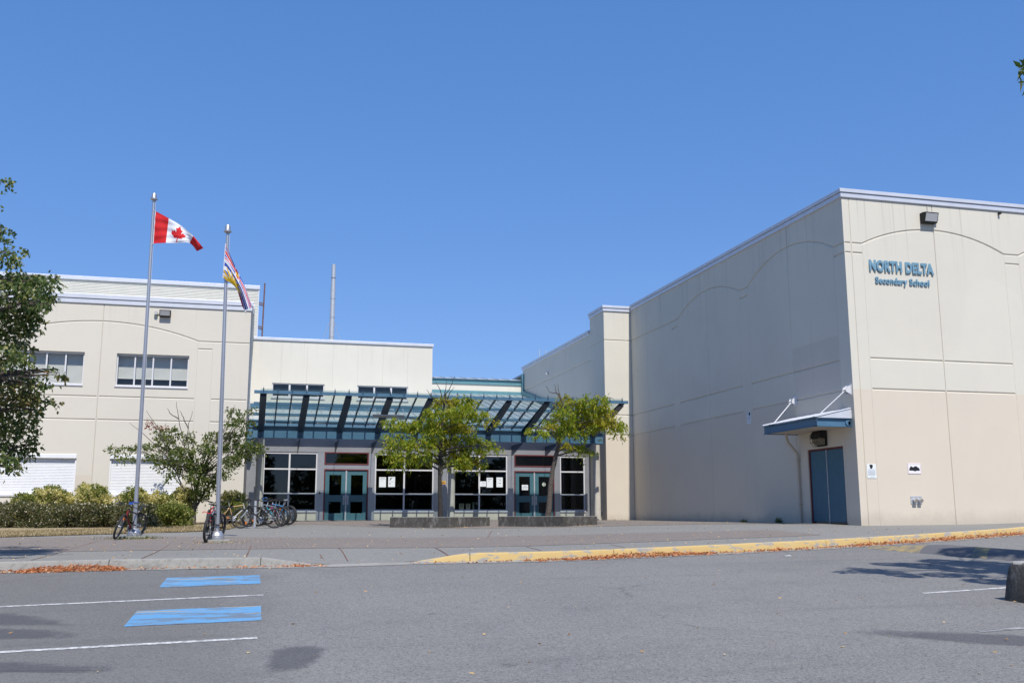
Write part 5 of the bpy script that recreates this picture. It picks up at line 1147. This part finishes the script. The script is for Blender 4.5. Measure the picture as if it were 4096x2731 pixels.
def bc(u,v):
    if v<.40:
        y=v/.40; a=abs(u-.5); b=abs(y-.5)
        if ((u-.5)/.055)**2+((y-.52)/.24)**2<1: return 3
        if a<.045 or b<.11: return 1
        if a<.085 or b<.20: return 0
        dg=abs((u-.5)/.5)-abs((y-.5)/.5); 
        if abs(dg)<.09: return 1
        if abs(dg)<.22: return 0
        return 2
    yy=v+.02*math.sin(u*12); dx=(u-.34)*1.15; dy=1.05-v; r=math.hypot(dx,dy)
    if r<.27: return 3
    ang=math.atan2(dx,dy)
    if r<.56 and abs(((ang/ (math.pi/9))%1)-.5)<.36*(1-(r-.27)/.30)+.05: return 3
    k=int((yy-.40)/.11); return 0 if k%2==0 else 2
def dep_bc(u,v): return .10*math.sin(7*v+2*u)*u+.03*math.sin(14*v-4*u)*(.2+u)
tf2=T2.x*sy_+T2.y*cy_
ef,V=flagmesh('striped_sun_flag',[(1004,640),(1065,790),(1135,945),(1222,1120),(1308,1362)],[(974,1040),(1075,1098),(1140,1170),(1185,1275),(1222,1400)],tf2-.09,110,80,bc,FM,'blue and white striped flag with golden sun hanging beside its pole',dep_bc)
q=MB(); q.tube([V[0],V[80]],.012,6); q.obj('hoist_band',M['f_white'],ef)
# loose back fold of the striped flag
q=MB(); P=[(1140,1175),(1165,1260),(1190,1340),(1215,1395),(1222,1330),(1205,1280),(1180,1215)]
q.prism([depW(*fe(x,y),tf2+.12) for x,y in P],(0.0,.012,0)); q.obj('back_fold',M['f_red'],ef)
q=MB(); q.lathe([(0,-.03),(.035,0),(0,.03)],tuple(depW(*fe(1232,1418),tf2-.05)),10); q.obj('toggle',M['f_white'],ef)
#==PART7==
# ================================================================== BICYCLES
def colmat(n,c,r=.35,m=0): 
    return mat(n,c,.5,m,0.04,20,spec=.25)
def bicycle(rear,front,label,col,lean=0,steer=0,wr=.335,col2=None,fork='steeld',saddle='black',refl=None,fat=.028,flat=False,pedal=0.6,clear=None,rimm='dark'):
    a=onz(*rear); b=onz(*front); d=(b-a); hd=math.atan2(d.y,d.x); c=(a+b)/2; zc=zp(c.x,c.y) if c.y<43 else c.z
    e=empty('bicycle',(c.x,c.y,zc+.004),label,'bicycle','bicycles'); e.rotation_euler=(lean,0,hd)
    fm=colmat('bicycle_frame_paint',col); fm2=colmat('bicycle_frame_paint',col2) if col2 else fm
    W=Matrix.Identity(4)
    def put(mb,nm,m,M4=None,par=None,smooth=True):
        o=mb.obj(nm,m,par or e,smooth=smooth,world=False)
        if M4 is not None: o.matrix_basis=M4
        return o
    rw=Vector((-.53,0,wr)); fw_=Vector((.53,0,wr)); bb=Vector((-.10,0,.285)); st=Vector((-.26,0,.70)); hb=Vector((.335,0,.60)); ht=Vector((.29,0,.735))
    q=MB(); q.tube([bb,st],.017,8); q.tube([st+Vector((.02,0,-.05)),ht],.018,8)
    for s in (-1,1):
        q.tube([st+Vector((0,s*.012,-.05)),rw+Vector((.0,s*.065,.0))],.009,6); q.tube([bb+Vector((0,s*.03,0)),rw+Vector((0,s*.065,0))],.011,6)
    q.tube([bb+Vector((-.0,-.045,0)),bb+Vector((0,.045,0))],.026,10); put(q,'frame',fm)
    q=MB(); q.tube([bb,hb+Vector((-.01,0,.02))],.022,8); q.tube([hb,ht],.024,10); put(q,'down_tube',fm2)
    ax=(ht-hb).normalized(); S=Matrix.Translation(hb)@Matrix.Rotation(steer,4,ax)@Matrix.Translation(-hb)
    q=MB(); 
    for s in (-1,1): q.tube([hb+Vector((.005,s*.055,-.04)),fw_+Vector((.0,s*.055,0))],[.017,.013],8)
    q.box(hb+Vector((-.015,-.065,-.06)),hb+Vector((.035,.065,-.02))); q.tube([hb+Vector((0,0,-.03)),ht+Vector((-.015,0,.06))],.014,8); put(q,'fork',M[fork] if isinstance(fork,str) else fork,S)
    q=MB(); hz=ht+Vector((-.02,0,.10)); q.tube([hz,hz+Vector((.07,0,.03))],.015,8); hh=hz+Vector((.07,0,.03))
    r_=0 if flat else .05
    q.tube([hh+Vector((-.07,-.31,r_)),hh+Vector((-.03,-.18,r_)),hh+Vector((0,-.08,0)),hh+Vector((0,.08,0)),hh+Vector((-.03,.18,r_)),hh+Vector((-.07,.31,r_))],.011,8); hbo=put(q,'handlebar',M['dark'],S)
    for s in (-1,1):
        g=MB(); g.tube([hh+Vector((-.072,s*.315,r_)),hh+Vector((-.045,s*.21,r_))],.018,8); g.tube([hh+Vector((-.03,s*.19,r_-.01)),hh+Vector((.04,s*.22,r_-.03)),hh+Vector((.02,s*.29,r_-.04))],.006,5); put(g,'grip',M['black'],None,hbo)
    q=MB(); q.tube([st+Vector((.004,0,-.02)),st+Vector((-.045,0,.14))],.013,8); put(q,'seat_post',M['galv'])
    sc_=st+Vector((-.06,0,.155)); q=MB(); V=[];F=[]
    for i,(x,w_,h_) in enumerate(((-.12,.03,.02),(-.10,.075,.035),(-.04,.07,.03),(.04,.03,.025),(.12,.018,.022),(.145,.006,.012))):
        for k in range(8):
            t=2*math.pi*k/8; V.append(sc_+Vector((x,w_*math.cos(t),.018+h_*.5*math.sin(t)+.012*(i==0))))
    for i in range(5):
        for k in range(8): F.append((i*8+k,i*8+(k+1)%8,(i+1)*8+(k+1)%8,(i+1)*8+k))
    F+=[tuple(range(7,-1,-1)),tuple(range(40,48))]; q.add(V,F); put(q,'saddle',M[saddle])
    q=MB(); q.lathe([(.02,-.055),(.085,-.055),(.088,-.05),(.085,-.046),(.02,-.046)],tuple(bb),20,axis='y'); ck=Vector((math.cos(pedal)*.17,0,math.sin(pedal)*.17))
    q.tube([bb+Vector((0,-.065,0)),bb+Vector((0,-.068,0))+ck],.011,6); q.tube([bb+Vector((0,.06,0)),bb+Vector((0,.063,0))-ck],.011,6); q.tube([bb+Vector((0,-.05,.08)),rw+Vector((0,-.05,.04))],.005,4); q.tube([bb+Vector((0,-.05,-.08)),rw+Vector((.03,-.05,-.05))],.005,4); q.lathe([(.01,-.06),(.045,-.055),(.045,-.045),(.01,-.04)],tuple(rw),14,axis='y'); q.tube([rw+Vector((.02,-.05,-.05)),rw+Vector((.04,-.05,-.13))],.012,5); put(q,'crankset',M['galv'])
    for s in (-1,1):
        p=bb+Vector((0,s*.115,0))-ck*s; g=MB(); g.box(p+Vector((-.045,-.045,-.012)),p+Vector((.045,.045,.012))); put(g,'pedal',M['black'],None,None,False)
    for (w_,mm) in ((rw,None),(fw_,S)):
        q=MB(); q.torus(w_,(0,1,0),wr-.045,.011,36,6); q.tube([w_+Vector((0,-.05,0)),w_+Vector((0,.05,0))],.018,8)
        for k in range(16):
            t=2*math.pi*k/16; q.tube([w_+Vector((0,.028*(1 if k%2 else -1),0)),w_+Vector((math.cos(t)*(wr-.05),0,math.sin(t)*(wr-.05)))],.0022,3,caps=False)
        wo=put(q,'wheel',M[rimm],mm); g=MB(); g.torus(w_,(0,1,0),wr-fat,fat,40,8); ty=g.obj('tyre',M['rubber'],wo,smooth=True,world=False)
        if refl:
            t=refl if w_ is fw_ else refl+2; p=w_+Vector((math.cos(t)*(wr-.10),0,math.sin(t)*(wr-.10))); g=MB(); g.box(p+Vector((-.02,-.022,-.035)),p+Vector((.02,.022,.035))); g.obj('reflector',M['orange'] if w_ is fw_ or col!=(.02,.02,.03) else M['redr'],wo,world=False)
    q=MB(); 
    for s in (-1,1): q.tube([hh+Vector((.03,s*.18,r_-.02)),hh+Vector((.12,s*.06,-.04)),hb+Vector((.05,0,.05)),hb+Vector((.04,0,-.06))],.004,4,caps=False)
    put(q,'cables',M['black'],S); return e
b1_=bicycle((562,2148.5),(437,2160.5),'black and red bicycle leaning on the left flagpole','' or (.03,.022,.028),R(-15),R(14),.335,(.22,.02,.02),'dark',refl=2.2,pedal=-2.4,flat=True,rimm='galv')
b2_=bicycle((806,2173.5),(887,2161),'all black bicycle chained to the right flagpole with knobbly tyres',(.012,.012,.014),R(7),R(-4),.335,None,'dark',refl=None,fat=.034,pedal=2.2,flat=True)
bicycle((815,2133),(860,2120),'bright red bicycle behind the right flagpole',(.52,.02,.02),R(3),0,.33,(.5,.5,.5),'galv',pedal=.3)
bicycle((879,2110),(997,2106),'tan and silver bicycle with a sloping frame left of the rack post',(.50,.34,.18),R(2),R(10),.335,(.45,.42,.40),'galv',refl=4.2)
bicycle((884,2101),(1003,2097),'blue framed bicycle behind the tan bicycle',(.02,.13,.50),R(-2),R(5),.335,None,'dark',refl=None)
bicycle((1091.4,2112),(967.4,2113.3),'black bicycle with silver fork legs in front of the rack post',(.015,.015,.018),R(3),R(-6),.325,None,'galv',pedal=-1.2)
bicycle((1135,2106.6),(1020.7,2104),'silver framed bicycle with fat tyres and orange reflectors at the rack',(.20,.225,.25),R(-2),R(8),.335,None,'dark',refl=-.6,fat=.034)
bicycle((1147,2103.4),(1031,2100.5),'dark bicycle with a blue cable lock on its handlebar at the rack',(.02,.025,.04),R(2),R(-5),.335,(.03,.25,.35),'dark')
bicycle((1166.6,2101.4),(1052,2098.6),'light blue bicycle with a white saddle at the rack',(.05,.25,.52),R(1),R(4),.335,(.35,.03,.15),'white',saddle='white',fat=.018)
bicycle((1175,2097.6),(1060,2095),'dark bicycle farthest back at the rack before the big window',(.025,.022,.028),R(-2),R(0),.335,None,'dark')
# locks
q=MB(); P=[depW(750+x*.14665,1960+y*.14665,24.3) for x,y in ((400,620),(440,585),(510,590),(560,630),(640,620),(700,545),(760,550),(850,600))]; q.tube(P,.010,6); tag(q.obj('cable_lock',M['redr'],smooth=True),'red cable lock looped round the right flagpole','lock')
q=MB(); c=a1+(T1-a1)*.085; q.torus(c,(0.1,0,1),.075,.012,24,6); q.box(c+Vector((-.16,-.10,-.06)),c+Vector((-.06,-.05,.0))); tag(q.obj('cable_lock',mat('blue_lock',(.02,.08,.35),.4)),'blue lock round the left flagpole','lock')
q=MB(); P=[depW(860+x*.1488,1960+y*.1488,34.9) for x,y in ((1280,230),(1310,290),(1380,280),(1410,220),(1370,190),(1300,215),(1290,270),(1350,300))]; q.tube(P,.010,6); tag(q.obj('cable_lock',mat('blue_cable',(.03,.16,.42),.4),smooth=True),'blue coiled cable hanging on a handlebar at the rack','lock')
# rack
rp=onz(1018,2110); rk=empty('bike_rack',rp,'grey steel bicycle rack post with base plate before the entrance','bike rack')
q=MB(); q.tube([rp+Vector((0,0,-.02)),rp+Vector((0,0,.88))],.040,12); q.tube([rp+Vector((.3,4.2,.0)),rp+Vector((.3,4.2,.95))],.035,12); q.obj('post',M['galv'],rk,smooth=True) if False else None
q=MB(); q.tube([rp+Vector((0,0,-.02)),rp+Vector((0,0,.88))],.045,12); q.obj('post',M['galv'],rk,smooth=True)
p2_=Vector((rp.x+.25,rp.y+3.9,zp(rp.x+.25,rp.y+3.9))); q=MB(); q.tube([p2_-Vector((0,0,.02)),p2_+Vector((0,0,.80))],.045,12); q.obj('post',M['galv'],rk,smooth=True)
q=MB(); q.box(rp+Vector((-.30,-.10,0)),rp+Vector((.12,.12,.02))); q.obj('base_plate',M['galv'],rk)
q=MB(); q.tube([rp+Vector((0,0,.45)),p2_+Vector((0,0,.45))],.03,10); q.obj('rail',M['galv'],rk,smooth=True)
# ================================================================== LEAF LITTER AND SMALL THINGS
def litter(name,P,m,L,label,zf,cat='leaves'):
    P=np.array(P); n=len(P); d=rng.normal(size=(n,3)); d[:,2]*=.35; V,F=leafcards(P,d,L,L*.42,.35); return tag(arr_obj(name,V,F,m),label,cat,kind='stuff')
P=[]
def pile(px0,px1,n,h,w_=.24):
    x0,x1=onroad(px0,2262).x,onroad(px1,2230 if px1>2300 else 2262).x
    for i in range(n):
        x=random.uniform(x0,x1); o=abs(random.gauss(0,w_*.5)); 
        if o>.36: continue
        k=math.sin(math.pi*(x-x0)/(x1-x0)); y=kerbY(x)-.02-o; P.append((x,y,zroad(x,y)+.012+random.random()*h*k*max(0,1-o/.3)))
pile(130,520,1700,.09,.42); pile(0,300,240,.02,.5); pile(440,1150,170,.008,.3); pile(1130,1300,130,.02,.2); pile(1660,2250,90,.006,.3); pile(2150,2500,330,.03,.22); pile(2330,2950,1300,.08,.24)
for a,b,n,h in ((8.0,10.5,240,.02),(9.8,12.9,420,.03),(12.3,15.5,700,.06),(15,18.5,800,.08),(18,21,200,.03)):
    for i in range(n):
        x=random.uniform(a,b); o=abs(random.gauss(0,.11)); y=kerbY(x)-.02-min(o,.36); P.append((x,y,zroad(x,y)+.012+random.random()*h*max(0,1-o/.25)))
litter('gutter_leaves',P,[M['lf_fall']],.055,'rusty orange fallen leaves heaped in the gutter along the kerbs',zroad)
P=[]
for i in range(640):
    x=random.uniform(-7,16); y=kerbY(x)+.2+random.random()**1.2*13
    if x<-.3 and y>pw(x,fl): continue
    if x>15.9 and y>24.1: continue
    P.append((x,y,zp(x,y)+.012))
for (cx_,cy2,n,s) in ((b1_.location.x+.3,27.55,110,.45),(-.65,24.7,90,.4),(6.9,32.3,70,.8),(10,30.6,60,.8),(8,43-.3,80,2.5)):
    for i in range(n): 
        x,y=random.gauss(cx_,s),random.gauss(cy2,.22); P.append((x,y,zp(x,y)+.012))
for i in range(60):
    x=random.uniform(-3,12); y=random.uniform(6.5,17); P.append((x,y,zroad(x,y)+.012))
for px,py in ((3560,2548),(3990,2610),(3920,2695),(2560,2608),(1163,2498),(3440,2393),(3860,2343),(4050,2410),(390,2693),(985,2612),(820,2535),(2270,2540),(1930,2540)):
    g=onroad(px,py); P.append((g.x,g.y,g.z+.015))
litter('scattered_leaves',P,[M['lf_fall2']],.050,'pale dry leaves scattered over the pavement and asphalt',zp)
for (px,py,rz,w_,h_,lab) in ((3151,2225,.3,.13,.03,'white paper scrap lying on the asphalt'),):
    g=onroad(px,py); q=MB(); q.prism([(g.x-w_/2,g.y-h_,g.z+.01),(g.x+w_/2,g.y-h_*.7,g.z+.012),(g.x+w_/2,g.y+h_,g.z+.02),(g.x-w_/2,g.y+h_,g.z+.012)],(0,0,.006)); tag(q.obj('paper_scrap',M['white']),lab,'litter')
# tufts
def tuft(cx,cy,n,rx,ry,h,m,label):
    P=[(random.gauss(cx,rx),random.gauss(cy,ry)) for i in range(n)]; return tag(blades('grass_tuft',P,zp,h,m,.007),label,'grass',kind='stuff')
b=p1.location; tuft(b.x+.05,b.y-.30,420,.33,.10,.11,M['bladeg'],'green grass tuft round the left flagpole footing'); 
b=p2.location; tuft(b.x+.1,b.y-.34,60,.25,.03,.05,M['bladeg'],'few grass blades at the right flagpole footing')
for y,h,lab in ((28.6,.18,'small green weed at the foot of the shaded gymnasium wall'),(30.9,.12,'smaller green weed farther along the shaded gymnasium wall')):
    P=[(XR-.06+random.gauss(0,.03)-.0,y+random.gauss(0,.10)) for i in range(60)]; tag(blades('weed',P,zp,h,M['bladeg'],.012),lab,'weed',kind='stuff')
P=[(15.3+random.gauss(0,.4),40.82) for i in range(50)]; tag(blades('weed',P,zp,.06,M['bladeg'],.01),'sparse weeds along the pilaster foot','weed',kind='stuff')
# far trees behind the viewer, seen only mirrored in the windows
cl=[]
for i in range(60):
    x=-40+i*1.9+random.uniform(-.6,.6); h=random.uniform(7.5,10.5)
    if 2.6<x<6.2: h=random.uniform(3.6,4.6)
    for k in range(5): cl.append(((x+random.uniform(-1,1),-45+random.uniform(-2,2),-2.5+h*(k+.5)/5),(1.8,1.6,h/7),620))
crown_=crown('woods',cl,[M['wood']],None,.42,.34,-.2); tag(crown_,'belt of trees across the car park','trees',kind='stuff')
